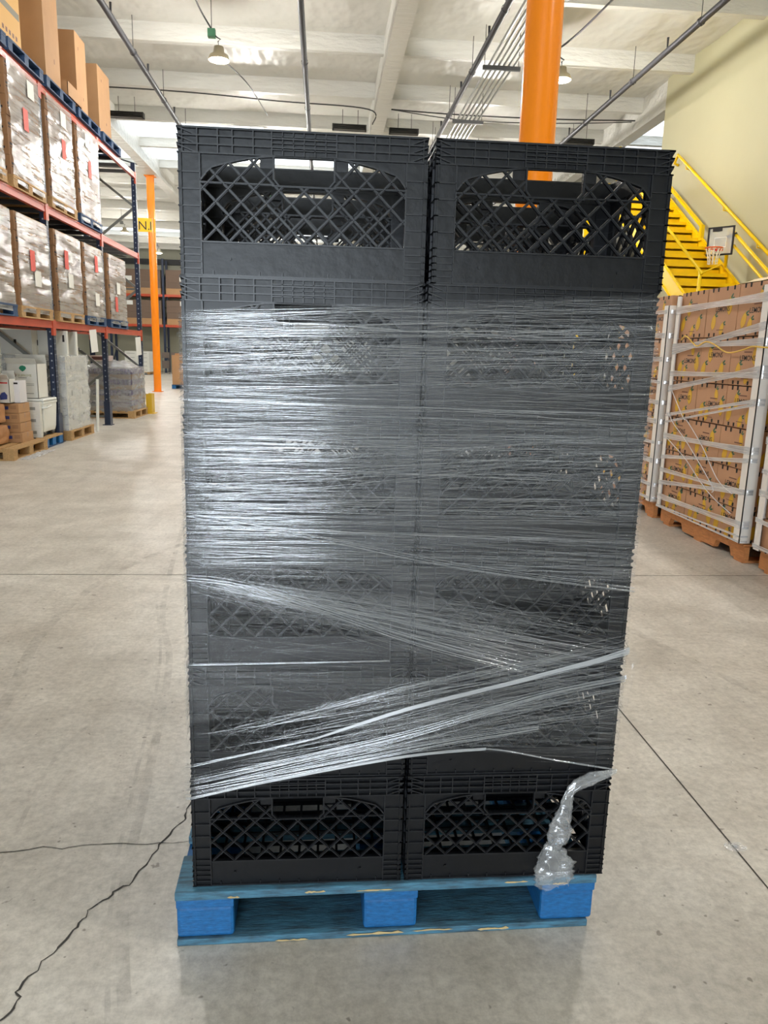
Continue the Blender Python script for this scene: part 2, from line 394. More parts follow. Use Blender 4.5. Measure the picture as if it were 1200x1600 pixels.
# ------------------------------------------------------------------ services under the roof
def pipe_run(x, z, label):
    t = thing('sprinkler_pipe', label, 'pipe', (x, 0, z))
    MB().tube([(0, YF, 0), (0, 14, 0), (0, YB-.4, 0)], .047, 12).build('pipe', PIPE, t, True)
    y = 9.2
    while y < 40:
        MB().tube([(0, y, .04), (0, y, 6.76-z)], .006, 6).build('hanger_rod', DARKST, t)
        MB().lathe([(.056, -.03), (.06, -.02), (.06, .02), (.056, .03)], 10, (0, 0, 0)).build('clamp', PIPE, t, loc=(0, y, 0)).rotation_euler = (math.pi/2, 0, 0)
        MB().tube([(0, y+1.1, .04), (0, y+1.1, .2)], [.012, .02], 8).build('sprinkler_head', PIPE, t)
        y += 2.44
for x, lb in ((-3.22, 'dark sprinkler pipe running above the aisle edge of the pallet racking'), (-.37, 'dark sprinkler pipe running straight over the first crate stack'), (2.52, 'dark sprinkler pipe beside the bundle of silver conduits'), (5.4, 'dark sprinkler pipe running nearest the cream wall')):
    pipe_run(x, 6.2, lb)
for i in range(6):
    o = MB().tube([(2.72+.085*i, YF+.1, 6.17), (2.72+.085*i, YB-.5, 6.17)], .02, 8).build('metal_conduit', CONDUIT, smooth=True)
    tag(o, 'silver conduit, %s in the bundle counting from the dark pipe' % ORD[i], 'conduit', 'silver conduits hung in a bundle')
for i, y in enumerate((11.0, 13.6, 16.6, 19.4)):
    t = thing('strut_hanger', 'dark strut carrying the conduit bundle, %s along from the camera' % ORD[i], 'hanger', (2.93, y, 6.13), group='struts under the conduits')
    MB().box(-.32, .32, -.025, .025, -.045, .018).build('strut', DARKST, t)
    for s in (-.29, .29): MB().tube([(s, 0, .018), (s, 0, .63)], .006, 6).build('rod', DARKST, t)
def highbay(x, y, label, green):
    t = thing('high_bay_light', label, 'ceiling light', (x, y, 5.98), group='high bay lamps')
    MB().lathe([(.02, .2), (.075, .19), (.09, .1), (.15, .06), (.17, .0), (.165, -.012), (.14, .03), (.05, .07)], 28).build('reflector', mat('lamp_housing', srgb(186, 176, 150), .3, metal=.4), t, True)
    MB().lathe([(.001, -.05), (.06, -.045), (.11, -.025), (.145, .0), (.12, .022), (.001, .03)], 24).build('lens', emis('lamp_glow', (1., .93, .78), 30.), t, True)
    MB().box(-.17, -.05, -.05, .05, .32, .44).build('junction_box', GREENB if green else GALV, t)
    MB().tube([(0, 0, .19), (-.01, 0, .27), (.03, 0, .3), (-.03, 0, .33), (-.06, 0, .36)], .011, 6).build('hook', DARKST, t)
    MB().tube([(-.11, 0, .44), (-.11, 0, 1.07)], .006, 6).build('rod', DARKST, t)
    return t
def cable(name, pts, r, label, cat='cable'):
    o = MB().tube(smooth(pts), r, 6).build(name, DARKST, smooth=True); return tag(o, label, cat)
LAMPS = []
li = 0
for ix, x in enumerate((-8.2, -1.74, 3.95)):
    for y in (-5.8, .6, 7.1, 13.55, 20.1, 26.6, 33.1, 39.6):
        if (x < -8 and y < 10) or y < 0 or (x < 0 and y < 3): continue
        if (ix, y) == (1, 13.55): lb = 'lit high bay lamp with green junction box hanging over the aisle'
        elif (ix, y) == (2, 13.55): lb = 'lit high bay lamp hanging just beside the thick orange column'
        else: lb = 'lit high bay lamp in the row over the %s, %s along the hall' % (('racking', 'aisle', 'far side')[ix], ORD[int((y+6)/6.4)])
        t = highbay(x, y, lb, ix == 1); LAMPS.append((x, y))
        ld = bpy.data.lights.new('lamp_light', 'POINT'); ld.energy = 190.; ld.color = (1., .965, .915); ld.shadow_soft_size = .15
        lo = bpy.data.objects.new('lamp_light', ld); COL.objects.link(lo); lo.parent = t; lo.location = (0, 0, -.12)
cable('power_cable', [(-1.85, 13.55, 6.42), (-1.98, 12.9, 6.55), (-2.0, 12.2, 6.75), (-2.02, 11., 6.8)], .014, 'grey cable dropping to the lamp with the green junction box')
cable('power_cable', [(-1.66, 13.75, 6.02), (-1.5, 16, 6.4), (-1.35, 19, 6.72)], .012, 'thin cable running on from behind the lamp with the green box')
cable('power_cable', [(3.84, 13.55, 6.42), (4.05, 12.9, 6.5), (4.4, 11.6, 6.75), (4.5, 10.5, 6.8)], .016, 'grey cable looping to the lamp beside the orange column')
cable('power_cable', [(-11, 17.4, 6.62), (-4, 17.42, 6.66), (-1, 17.4, 6.56), (.9, 17.42, 6.5), (1.0, 17.42, 6.2)], .014, 'thin cable strung below the roof beam over the aisle')
cable('power_cable', [(1.4, 17.42, 6.52), (3, 17.4, 6.48), (5, 17.42, 6.5), (6.8, 17.4, 6.55)], .014, 'thin cable strung below the roof beam toward the cream wall')
cable('power_cable', [(1.4, 17.36, 6.5), (3, 17.34, 6.36), (5, 17.36, 6.4), (6.7, 17.34, 6.5)], .01, 'slack cable hanging under the cable near the cream wall')
cable('power_cable', [(-7.1, 22.5, 6.7), (-6.3, 22.6, 6.62), (-5.6, 23.4, 6.55), (-5.3, 24.1, 6.6)], .02, 'grey cable bending over the end of the racking')
for i, (x, y, w) in enumerate(((-4.55, 18.9, .8), (.55, 19., .8), (1.85, 19.1, .7), (6.15, 19.2, .75), (-4.0, 27.2, .9))):
    t = thing('roof_vent', ('dark slatted vent hung near the end of the racking', 'dark slatted vent hung beside the white roof girder', 'dark slatted vent hung between girder and conduits', 'dark slatted vent hung near the cream wall', 'dark slatted vent hung past the slim orange column')[i], 'vent', (x, y, 6.5), group='vents hung under the roof')
    v = MB()
    for q in range(4): v.box(-w/2, w/2, -.03+.0*q, .14, .035*q, .035*q+.014)
    v.box(-w/2, -w/2+.03, -.03, .14, 0, .12); v.box(w/2-.03, w/2, -.03, .14, 0, .12); v.box(-w/2, w/2, .12, .14, 0, .12)
    v.build('slat_body', VENT, t)
    for s in (-w*.2, w*.25): MB().tube([(s, .05, .11), (s, .05, .45)], .006, 6).build('rod', DARKST, t)

# ------------------------------------------------------------------ the crate stack
Y0 = 1.5529; PZ = .144; CP = .2753
CW, CD, CH = .489, .325, .2748
def row_off(k):            # k 0..1 up the stack: the stack leans a little
    return .198+.012*k, Y0+.0232*k
def face(L, fn, parts, end=False):
    """one side of the crate: u along, v up, d inward from the outer plane"""
    H = CH; lat, low, rim, pst = parts['lattice'], parts['low'], parts['rim'], parts['post']
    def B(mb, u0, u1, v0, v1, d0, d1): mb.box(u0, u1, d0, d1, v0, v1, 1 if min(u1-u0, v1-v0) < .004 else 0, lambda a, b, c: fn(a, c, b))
    c = .043; vb = .0665; T = H-.047
    hw = .0585 if not end else .048; um = L/2
    h0, h1 = H-.101, H-.048
    def arch(u):
        t = min(1, abs(u-um)/(um-c-.003))
        return T-.001-.031*max(0, t-.25)**1.8/.75**1.8*1.0 - (.018*max(0, (t-.9)/.1)**2)
    # rim band: sheet, horizontal and upright ribs
    B(rim, .002, L-.002, T, H-.001, .0085, .0115)
    B(rim, 0, L, H-.0035, H, 0, .0125)
    for v in (H-.0157, H-.0313, T): B(rim, 0, L, v-.0013, v+.0013, 0, .0095)
    f = L/.489
    us = [.039, .078, .106, .146, .1815, .3075, .343, .383, .411, .450] if not end else [c, .09, L-.09, L-c]
    us = [u*f for u in us] if not end else us
    for u in us: B(rim, u-.0012, u+.0012, T, H, .0005, .0095)
    a0, a1 = ((.1815*f, .3075*f) if not end else (.115, L-.115))
    nn = 6 if not end else 4
    for q in range(1, nn): u = a0+(a1-a0)*q/nn; B(rim, u-.001, u+.001, T, H, .001, .0095)
    for q in range(1, 4): v = T+(H-T)*q/4; B(rim, a0, a1, v-.001, v+.001, .001, .0095)
    for s in (0, 1):
        for q in range(3):
            v1 = H-.002-.0157*q; v0 = v1-.0135
            ua, ub = (.001, .038*f) if s == 0 else (L-.001, L-.038*f)
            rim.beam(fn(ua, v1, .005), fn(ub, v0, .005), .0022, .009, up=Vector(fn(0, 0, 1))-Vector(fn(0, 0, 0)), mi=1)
    # corner posts with short ribs
    for s in (0, 1):
        o0, o1 = (0, c) if s == 0 else (L-c, L)
        B(pst[s], o0+.001, o1, .0, T, .0045, .0085)
        e = o1 if s == 0 else o0
        B(pst[s], e-.0013, e+.0013, .0, T, 0, .0105)
        vs = [.0015, .014, .027, .040, .053]+[.069+.031*q for q in range(5)]
        for v in vs: B(pst[s], o0, o1, v-.0012, v+.0012, 0, .0095)
    # plain lower band with pegs and drain ticks
    B(low, c, L-c, .0, vb, .005, .008)
    B(low, c, L-c, vb-.003, vb, .0, .010)
    B(low, c, L-c, .0, .0035, .0008, .008)
    u = c+.022
    while u < L-c-.01:
        B(low, u-.001, u+.001, .003, .011, .001, .006); u += .0455
    for u in (c+.055, L-c-.055): low.tube([fn(u, .034, .0055), fn(u, .034, .0015)], .0032, 8)
    # filled sheet between band and arch
    n = 36; top = []; lo = []
    for i in range(n+1):
        u = c+(L-2*c)*i/n; top.append(u); lo.append(arch(u))
    vs = []; 
    for u, v in zip(top, lo): vs += [fn(u, v, .0075), fn(u, T+.002, .0075), fn(u, v, .0105), fn(u, T+.002, .0105)]
    fs = []
    for i in range(n):
        a = 4*i; b = a+4
        fs += [(a, b, b+1, a+1), (a+2, a+3, b+3, b+2), (a, a+2, b+2, b), (a+1, b+1, b+3, a+3)]
    lat.add(vs, fs)
    pu = None
    for i in range(n):
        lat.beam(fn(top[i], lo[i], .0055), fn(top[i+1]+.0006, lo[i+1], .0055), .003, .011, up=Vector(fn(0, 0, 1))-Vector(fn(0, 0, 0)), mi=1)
    def bar(p, q, w=.0052, dep=.0105):
        lat.beam(fn(p[0], p[1], .0058), fn(q[0], q[1], .0058), w, dep-.004, up=Vector(fn(0, 0, 1))-Vector(fn(0, 0, 0)))
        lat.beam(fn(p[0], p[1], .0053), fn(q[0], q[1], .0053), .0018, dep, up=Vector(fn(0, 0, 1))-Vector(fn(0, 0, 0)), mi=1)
    def inside(u, v):
        if not (c < u < L-c and vb < v < arch(u)): return False
        if abs(u-um) < hw and v > h0: return False
        if abs(u-um) < hw+.001 and h0-.006 < v <= h0 and False: return False
        return True
    p = .0492
    k = -14
    while k <= 14:
        for sg_ in (1, -1):
            run = None; N = 260
            for i in range(N+1):
                v = vb+(H-vb)*i/N; u = um+k*p+sg_*(v-vb)
                ok = inside(u, v)
                if ok and run is None: run = (u, v)
                if run and (not ok or i == N):
                    if v-run[1] > .006: bar(run, (u, v))
                    run = None
        k += 1
    vmid = H-.0998
    for (ua, ub) in ((c, um-hw), (um+hw, L-c)): bar((ua, vmid), (ub, vmid), .004)
    bar((um-hw-.004, h0-.001), (um+hw+.004, h0-.001), .004, .014)
    for s in (-1, 1):
        bar((um+s*(hw+.001), h0+.010), (um+s*(hw+.001), T), .004, .014)
        bar((um+s*(hw+.001), h0+.012), (um+s*(hw-.010), h0-.001), .004, .014)
        # web beside the handle
        B(lat, um+s*hw-.001 if s > 0 else um-hw-.028, um+hw+.028 if s > 0 else um-hw+.001, T-.022, T, .0075, .0105)
    B(lat, um-hw, um+hw, h1, T, .002, .012)
def make_crate():
    W, D, H = CW, CD, CH
    P = {'rim': MB(), 'posts': [MB() for _ in range(4)], 'lat': [MB() for _ in range(4)], 'low': [MB() for _ in range(4)], 'base': MB()}
    F = [(W, lambda u, v, d: (u-W/2, d, v), (0, 1)), (D, lambda u, v, d: (W/2-d, u, v), (1, 2)), (W, lambda u, v, d: (W/2-u, D-d, v), (2, 3)), (D, lambda u, v, d: (-W/2+d, D-u, v), (3, 0))]
    for i, (L, fn, pp) in enumerate(F):
        face(L, fn, {'rim': P['rim'], 'lattice': P['lat'][i], 'low': P['low'][i], 'post': [P['posts'][pp[0]], P['posts'][pp[1]]]}, end=(i % 2 == 1))
    b = P['base']
    for q in range(11):
        u = -W/2+.012+(W-.024)*q/10; b.box(u-.003, u+.003, .008, D-.008, .002, .010)
    for q in range(8):
        y = .012+(D-.024)*q/7; b.box(-W/2+.008, W/2-.008, y-.003, y+.003, .002, .010)
    t = thing('milk_crate', 'crate', 'crate')
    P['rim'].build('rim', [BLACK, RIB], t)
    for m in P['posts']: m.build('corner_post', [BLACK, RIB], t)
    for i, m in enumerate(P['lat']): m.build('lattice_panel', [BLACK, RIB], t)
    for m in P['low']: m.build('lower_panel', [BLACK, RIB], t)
    b.build('base_grid', BLACK, t)
    return t
ROWN = ['bottom', 'second', 'third', 'fourth', 'fifth', 'top']
crate0 = make_crate(); first = True
for r in range(6):
    for dpt in range(3):
        for s in (0, 1):
            o = crate0 if first else copy_tree(crate0); first = False
            xc, yf = row_off((r+.3)/6)
            x = xc+(-.249 if s == 0 else .249)
            if r == 5: x += (-.001, .004)[s]
            o.location = (x, yf+dpt*.3285+(R(0, .002) if dpt else 0), PZ+.0005+r*CP)
            o.rotation_euler = (0, 0, math.radians((0, .3)[r == 5 and s == 1]))
            side = ('toward the pallet racking', 'toward the lemon boxes')[s]
            rr = ('on the pallet deck' if r == 0 else 'at the very top' if r == 5 else '%s layer up' % ROWN[r])
            w = 'wrapped ' if 1 <= r <= 4 else 'bare '
            o['label'] = '%sblack milk crate %s, %s, %s' % (w, rr, ('front face row', 'middle row behind front', 'back row')[dpt], side)
            o['group'] = 'black milk crates on the blue pallet'
# ------------------------------------------------------------------ block pallet
def make_pallet(w, d, mats, label, loc, rz=0., group=None, hi=True, name='wooden_pallet', entry=None):
    """block pallet: w across the front, d deep; origin at its front corner"""
    md, mblk, mbot = mats
    t = thing(name, label, 'pallet', loc, rz, group)
    n = 7; bw = [.135]+[.1]*5+[.135]; gap = (d-sum(bw))/(n-1); y = 0
    for i in range(n):
        m = MB(); m.box(0, w, y, y+bw[i], .122, .144); y += bw[i]+gap
        m.build('deck_board', md[i % len(md)], t, bevel=.003 if hi else 0)
    bx = [(0.002, .135), (w/2-.065, w/2+.065), (w-.135, w-.002)]; by = [(.004, .13), (d/2-.06, d/2+.06), (d-.13, d-.004)]
    for (x0, x1) in bx:
        MB().box(x0, x1, 0.003, d-.003, .1, .1215).build('stringer_board', mblk, t, bevel=.002 if hi else 0)
        for (y0, y1) in by: MB().box(x0, x1, y0+.002, y1, .0185, .0995).build('block', mblk, t, bevel=.008 if hi else 0)
    for i, (y0, y1) in enumerate(((.0, .13), (d-.13, d))):
        MB().box(0.002, w-.002-(.012 if hi and i == 0 else 0), y0+.001, y1, 0., .018).build('bottom_board', mbot, t, bevel=.002 if hi else 0)
    for (x0, x1) in bx: MB().box(x0, x1, .131, d-.131, 0., .018).build('bottom_board', mbot, t)
    return t
make_pallet(1.012, 1.2, ([WORN], BLUEB, WORN), 'worn blue block pallet carrying the wrapped black crates', (-.334, 1.534, 0), math.radians(.9))
fp = bpy.data.objects['wooden_pallet']
for (x, z, w, h) in ((.30, .133, .05, .005), (.12, .128, .03, .004), (.42, .131, .09, .004), (.78, .136, .06, .004), (.9, .126, .04, .004), (.40, .010, .14, .007), (.72, .008, .08, .006), (.56, .013, .1, .004), (.23, .004, .08, .004)):
    pts = []; n = 9; ch = MB()
    for i in range(n+1): pts.append((x+w*i/n, -.0013, z+R(.2, 1)*h*(0 if i in (0, n) else 1)))
    for i in range(n, -1, -1): pts.append((x+w*i/n, -.0013, z-R(.1, .6)*h*(0 if i in (0, n) else 1)))
    ch.add(pts, [tuple(range(len(pts)))]); ch.build('paint_chip', BARE, fp)

# ------------------------------------------------------------------ stretch wrap
RC = .010; OFF = .0025
def perim(s, z, off):
    """point on the wrapped outline of the stack at arc fraction s (0..4, one unit per side, starting at the front corner nearest the racking)"""
    k = (z-PZ)/(6*CP); xc, yf = row_off(k)
    x0, x1, y0, y1 = xc-.4955-off, xc+.4955+off, yf-off, yf+.983+off
    s = s % 4; i = int(s); t = s-i; r = RC/1.0
    C = [(x0, y0), (x1, y0), (x1, y1), (x0, y1)]; a = C[i]; b = C[(i+1) % 4]
    dx, dy = b[0]-a[0], b[1]-a[1]
    p = [a[0]+dx*t, a[1]+dy*t]
    nx, ny = (0, 1, 0, -1)[i], (-1, 0, 1, 0)[i]
    e = min(t, 1-t)
    if e < r*1.5: # round the corner a little
        q = (1-e/(r*1.5))**2*.004; p[0] -= nx*q; p[1] -= ny*q
    return Vector((p[0], p[1], z)), Vector((nx, ny, 0))
def lerpz(s, c4_):
    s = s % 4; i = int(s); t = s-i
    a, b = c4_[i], c4_[(i+1) % 4]
    return a+(b-a)*t
wrap = thing('stretch_wrap', 'clear stretch film wound round the black crates in creased bands with a dangling tail', 'stretch wrap', (.198, Y0+.5, .4))
wrap.location = (0, 0, 0)
LAYERS = [((1.14, 1.20, 1.16, 1.12), (1.455, 1.515, 1.49, 1.46), .013, .026), ((.93, 1.0, .98, .94), (1.385, 1.41, 1.4, 1.38), .013, .026), ((.78, .87, .83, .8), (1.17, 1.24, 1.2, 1.18), .012, .024),
          ((.56, .72, .66, .6), (.98, 1.0, .99, .98), .011, .022), ((.372, .53, .5, .4), (.80, .70, .74, .78), .010, .022), ((.60, .425, .45, .55), (.70, .63, .66, .68), .011, .022)]
for i, (zb, zt, hz, hv) in enumerate(LAYERS):
    fm = film('wrap_film_%d' % i, hz, hv, .010, .035, 1.3, 170., .14, rot=(.03, -.02, -.05, -.16, .12, -.1)[i], tlu=.12)
    off = OFF+.0007*i
    def f(u, v, zb=zb, zt=zt, off=off, i=i):
        s = 4*u; a, b = lerpz(s, zb), lerpz(s, zt)
        if i == 4 and s < 1:      # free lower edge bows up along the front
            a = .372+(.471-.372)*min(1, s/.5) + max(0, (s-.5))*.11
        if i == 5 and s < 1: a = .425+ max(0, .062*(1-abs(s-.68)/.32)) if s > .68 else .487+(.68-s)*.2
        z = a+(b-a)*v
        p, n = perim(s, z, off)
        w = noise.noise(Vector((s*9., z*26., i*5.)))*.0012+noise.noise(Vector((s*40., z*60., i)))*.0004
        return p+n*(w*.8+.0010)
    def g(u, v, zb=zb, zt=zt):
        s = 4*u; a, b = lerpz(s, zb), lerpz(s, zt)
        return (s, a+(b-a)*v)
    MB().grid(f, 240, 26, 0, g).build('film_layer', fm, wrap, True)
bkf = film('wrap_film_overlap', .05, .5, .015, .06, 2.6, 110., .18, tlu=.05, thr=(.4, .62))  # extra film added on the unseen racking side to cut light showing through
MB().grid(lambda u, v: (lambda q: q[0]+q[1]*(.0035+.001*noise.noise(Vector((u*9, v*30, 5)))))(perim(3.01+.97*u, .52+.93*v, OFF)), 60, 20, 0, lambda u, v: (u, v)).build('film_layer', bkf, wrap, True)
bkg = film('wrap_film_doubled', .42, .4, .02, .06, 2.6, 110., .18, tlu=.04, thr=(.4, .62))  # denser film added at the unseen back to darken the crate interiors
MB().grid(lambda u, v: (lambda q: q[0]+q[1]*(.0035+.001*noise.noise(Vector((u*9, v*30, 5)))))(perim(2.01+.98*u, .52+.965*v, OFF)), 60, 20, 0, lambda u, v: (u, v)).build('film_layer', bkg, wrap, True)
def crease_mat(name, alpha, col=(.78, .83, .9), gloss=.1):
    m = bpy.data.materials.new(name); m.use_nodes = True; nt = m.node_tree; L = nt.links.new
    nt.nodes.clear()
    tr = _n(nt, 'ShaderNodeBsdfTransparent'); df = _n(nt, 'ShaderNodeBsdfDiffuse', Color=c4(col)); gl = _n(nt, 'ShaderNodeBsdfGlossy', Roughness=.12)
    a = _n(nt, 'ShaderNodeMixShader'); a.inputs[0].default_value = alpha; L(tr.outputs[0], a.inputs[1]); L(df.outputs[0], a.inputs[2])
    b = _n(nt, 'ShaderNodeMixShader'); b.inputs[0].default_value = gloss; L(a.outputs[0], b.inputs[1]); L(gl.outputs[0], b.inputs[2])
    o = _n(nt, 'ShaderNodeOutputMaterial'); L(b.outputs[0], o.inputs['Surface'])
    return m
CR1 = crease_mat('film_crease', .07, gloss=.08); CR2 = crease_mat('film_crease_dense', .22, (.74, .83, .95), gloss=.36); CR3 = crease_mat('film_crease_fine', .11, gloss=.14)
def zlo(s):
    s = s % 4
    if s < 1: return min(.372+.198*min(s, .5)+max(0, s-.5)*.11, 9) if s < .6 else .47-.045*(s-.6)/.4
    return .45
def ztop(s): return lerpz(s, (1.455, 1.515, 1.49, 1.46))
def crease(mb, s0, ln, z0, sl, r, wob=.002, lift=.0):
    n = max(4, int(ln/.028)); path = []; rs = []
    ph = R(0, 9)
    for i in range(n+1):
        s = s0+ln*i/n; z = z0+sl*(s-s0)+wob*math.sin(ph+s*R(7, 9))
        if z < zlo(s)+.004 or z > ztop(s)-.003 or s > 4.0: break
        p, nn = perim(s, z, OFF+.0042+lift)
        path.append(p+Vector((0, 0, R(-1, 1)*.0006))); rs.append(r*R(.55, 1.25)*(min(1, 4*i/n+.15, 4*(1-i/n)+.15)))
    if len(path) > 3: mb.tube(path, rs, 4, flat=.6, caps=False)
def families(s, z):
    if z > 1.28: return R(.0, .09) if R(0, 1) < .75 else R(-.06, .0)
    if z > 1.16: return R(-.06, .03)
    if z > 1.02: return R(-.05, .02) if R(0, 1) < .75 else R(.1, .22)
    if z > .93: return R(-.1, -.02)
    return R(-.06, .04)
fine = MB(); mid = MB(); dense = MB()
for q in range(1500):
    z = R(.9, 1.51); s = R(-.08, .95); ln = min(R(.06, .25)+(R(0, .8) if R(0, 1) < .4 else 0), 1.04-s)
    crease(fine if q % 3 else mid, max(.0, s), ln, z, families(s, z), R(.00025, .0006))
for q in range(400):   # left corner crinkle
    z = R(.92, 1.49); crease(dense if q % 4 else mid, R(0, .07), R(.05, .4), z, R(-.03, .04) if z < 1.3 else R(-.02, .1), R(.0004, .0009))
for q in range(85):    # long pulls
    z = R(.95, 1.5); crease(dense, 0, 1., z, families(.5, z)*.6, R(.0004, .0009))
for q in range(330):   # fan spreading down from the racking-side edge
    s = R(0, .6); zc = .892-R(.02, .34)*s+R(-.02, .02); crease(fine if q % 3 else mid, s, R(.15, .7), zc, R(-.34, -.1), R(.00025, .0006))
for q in range(26):
    crease(dense, R(0, .05), R(.55, 1.), .895+R(-.012, .012), -R(.16, .28), R(.0003, .0007))
for q in range(240):
    s = R(.0, .9); z = R(.5, .9); crease(fine, s, R(.1, .5), z, R(-.2, -.04) if q % 3 else R(.02, .1), R(.00022, .0005))
for q in range(260):   # bands climbing from the lower corner
    s = R(0, .75); z = .38+.16*R(0, 1)+.22*s; crease((fine, mid, dense)[q % 3], s, R(.2, .6), z, R(.13, .27), R(.0003, .0008))
for q in range(120):
    crease(fine, R(.3, .9), R(.2, .5), R(.45, .62), R(-.12, .1), R(.00025, .0005))
for q in range(1000):   # sides and back
    crease((fine, mid, dense)[q % 3], R(1., 3.8), R(.1, .6), R(.46, 1.48), R(-.1, .1), R(.0003, .0008))
for nm, mb, mt in (('wrinkle', fine, CR1), ('wrinkle', mid, CR3), ('wrinkle', dense, CR2)):
    o = mb.build(nm, mt, wrap, True); o['kind'] = 'stuff'
def rope(pts, n, spread, r, mt):
    """several pleats bunched into one rope that runs over the film"""
    mb = MB(); P = smooth(pts, 14)
    for q in range(n):
        a = R(-1, 1); b = R(0, 1); path = []; rs = []
        for i, (s, z) in enumerate(P):
            t = i/(len(P)-1); k = spread[0]+(spread[1]-spread[0])*t
            p, nn = perim(s, z+a*k*(1+.3*math.sin(t*6+q)), OFF+.0050+b*.002)
            path.append(p); rs.append(r*R(.75, 1.25)*min(1, t*5+.25))
        mb.tube(path, rs, 5, caps=False)
    mb.build('twisted_band', mt, wrap, True)
CRW = crease_mat('film_rope', .55, (.86, .89, .93), .25)
rope([(.285, .520), (.5, .592), (.72, .650), (.9, .698), (.998, .727)], 14, (.002, .0085), .0007, CRW)
rope([(.0, .455), (.15, .490), (.285, .520)], 6, (.006, .003), .0007, CR2)
rope([(.0, .412), (.25, .468), (.5, .527), (.7, .588), (.83, .626), (1., .66)], 10, (.012, .006), .0008, CR2)
rope([(.0, .395), (.3, .452), (.6, .51), (.8, .54)], 12, (.014, .006), .0007, CR2)
rope([(.0, .376), (.2, .420), (.5, .474), (.68, .489)], 8, (.004, .003), .0007, CRW)
rope([(.5, .476), (.68, .489), (.85, .456), (1., .428)], 4, (.002, .002), .0006, CR2)
rope([(.0, .70), (.2, .703), (.45, .707)], 4, (.003, .002), .0006, CR2)
rope([(.0, .9), (.12, .885), (.3, .83), (.5, .76), (.75, .69)], 6, (.006, .012), .0007, CR2)
rope([(.0, 1.04), (.3, .985), (.6, .925), (1., .872)], 5, (.006, .006), .0006, CR2)
# twisted tail end hanging down in front of the last crate
def tail():
    C = [(.697, .428, .004), (.676, .425, .009), (.652, .420, .013), (.625, .412, .016), (.602, .404, .015), (.584, .388, .011), (.577, .365, .013), (.573, .335, .018), (.566, .306, .024), (.563, .283, .027), (.562, .266, .024), (.553, .25, .018), (.549, .24, .022), (.553, .222, .034), (.557, .2, .042), (.560, .178, .046), (.562, .158, .046), (.566, .146, .040)]
    P = smooth(C, 6); n = 22; mb = MB(); vs = []; uvs = {}
    for i, (x, z, w) in enumerate(P):
        t = i/(len(P)-1); k = (z-PZ)/(6*CP); y = row_off(k)[1]-.014-.016*min(1, t*3)
        d = Vector(P[min(i+1, len(P)-1)][:2])-Vector(P[max(i-1, 0)][:2]); d.normalize(); sx, sz = -d.y, d.x
        for q in range(n):
            a = 2*math.pi*q/n
            cr = 1+.34*noise.noise(Vector((a*1.6, t*30, 2.)))+.25*noise.noise(Vector((a*3.5+5, t*55, 7.)))
            cx, cy = math.cos(a)*w*cr, math.sin(a)*min(w*.5, .013)*cr
            vs.append((x+sx*cx, y+cy, z+sz*cx+.004*noise.noise(Vector((a*2, t*9, 4)))*(1 if t > .9 else 0)))
    fs = [(i*n+q, i*n+(q+1) % n, (i+1)*n+(q+1) % n, (i+1)*n+q) for i in range(len(P)-1) for q in range(n)]
    mb.add(vs, fs)
    mb.build('hanging_tail', film('tail_film', .16, .38, .08, .18, 14, 30, .13, obj=True, bump=.8, thr=(.42, .7)), wrap, True)
    rb = MB()
    for q in range(6):
        a = 2*math.pi*q/6+R(-.2, .2); path = []; rs = []
        i0 = random.choice((0, 10, 40, 60)); 
        for i in range(i0, len(P), 2):
            x, z, w = P[i]; t = i/(len(P)-1); k = (z-PZ)/(6*CP); y = row_off(k)[1]-.014-.016*min(1, t*3)
            path.append((x+math.cos(a+t*2.5)*w*.98+R(-.0012, .0012), y+math.sin(a+t*2.5)*min(w*.5, .013)-.001, z+R(-.001, .001))); rs.append(R(.0004, .0011))
        if len(path) > 3: rb.tube(path, rs, 4, caps=False)
    rb.build('tail_crease', CR2, wrap, True)
tail()
# loose flap standing off the far front corner
def flapf(u, v):
    p, n = perim(.995, .727-.15*v, OFF+.006); w = .030*(1-v*.75)*u
    return p+Vector((w, -.01*math.sin(u*3)+.004*noise.noise(Vector((u*5, v*9, 1))), .004*noise.noise(Vector((u*6, v*4, 9)))))
MB().grid(flapf, 10, 24).build('loose_flap', film('flap_film', .02, .1, .03, .08, 12, 40, .15, obj=True), wrap, True)
# scrap of film on the floor
sm = MB()
def scr(u, v):
    a = u*2*math.pi; r = .028*v
    return (1.205+math.cos(a)*r*1.2+.008*noise.noise(Vector((u*9, v*6, 1))), 1.825+math.sin(a)*r*.8+.006*noise.noise(Vector((u*9, v*6, 4))), .004+.012*abs(noise.noise(Vector((math.cos(a)*v*3, math.sin(a)*v*3, 7))))*(1.2-v))
sm.grid(scr, 26, 8)
tag(sm.build('film_scrap', film('scrap_film', .2, .4, .1, .3, 60, 60, .2, obj=True)), 'crumpled scrap of clear film lying on the floor joint', 'plastic scrap')

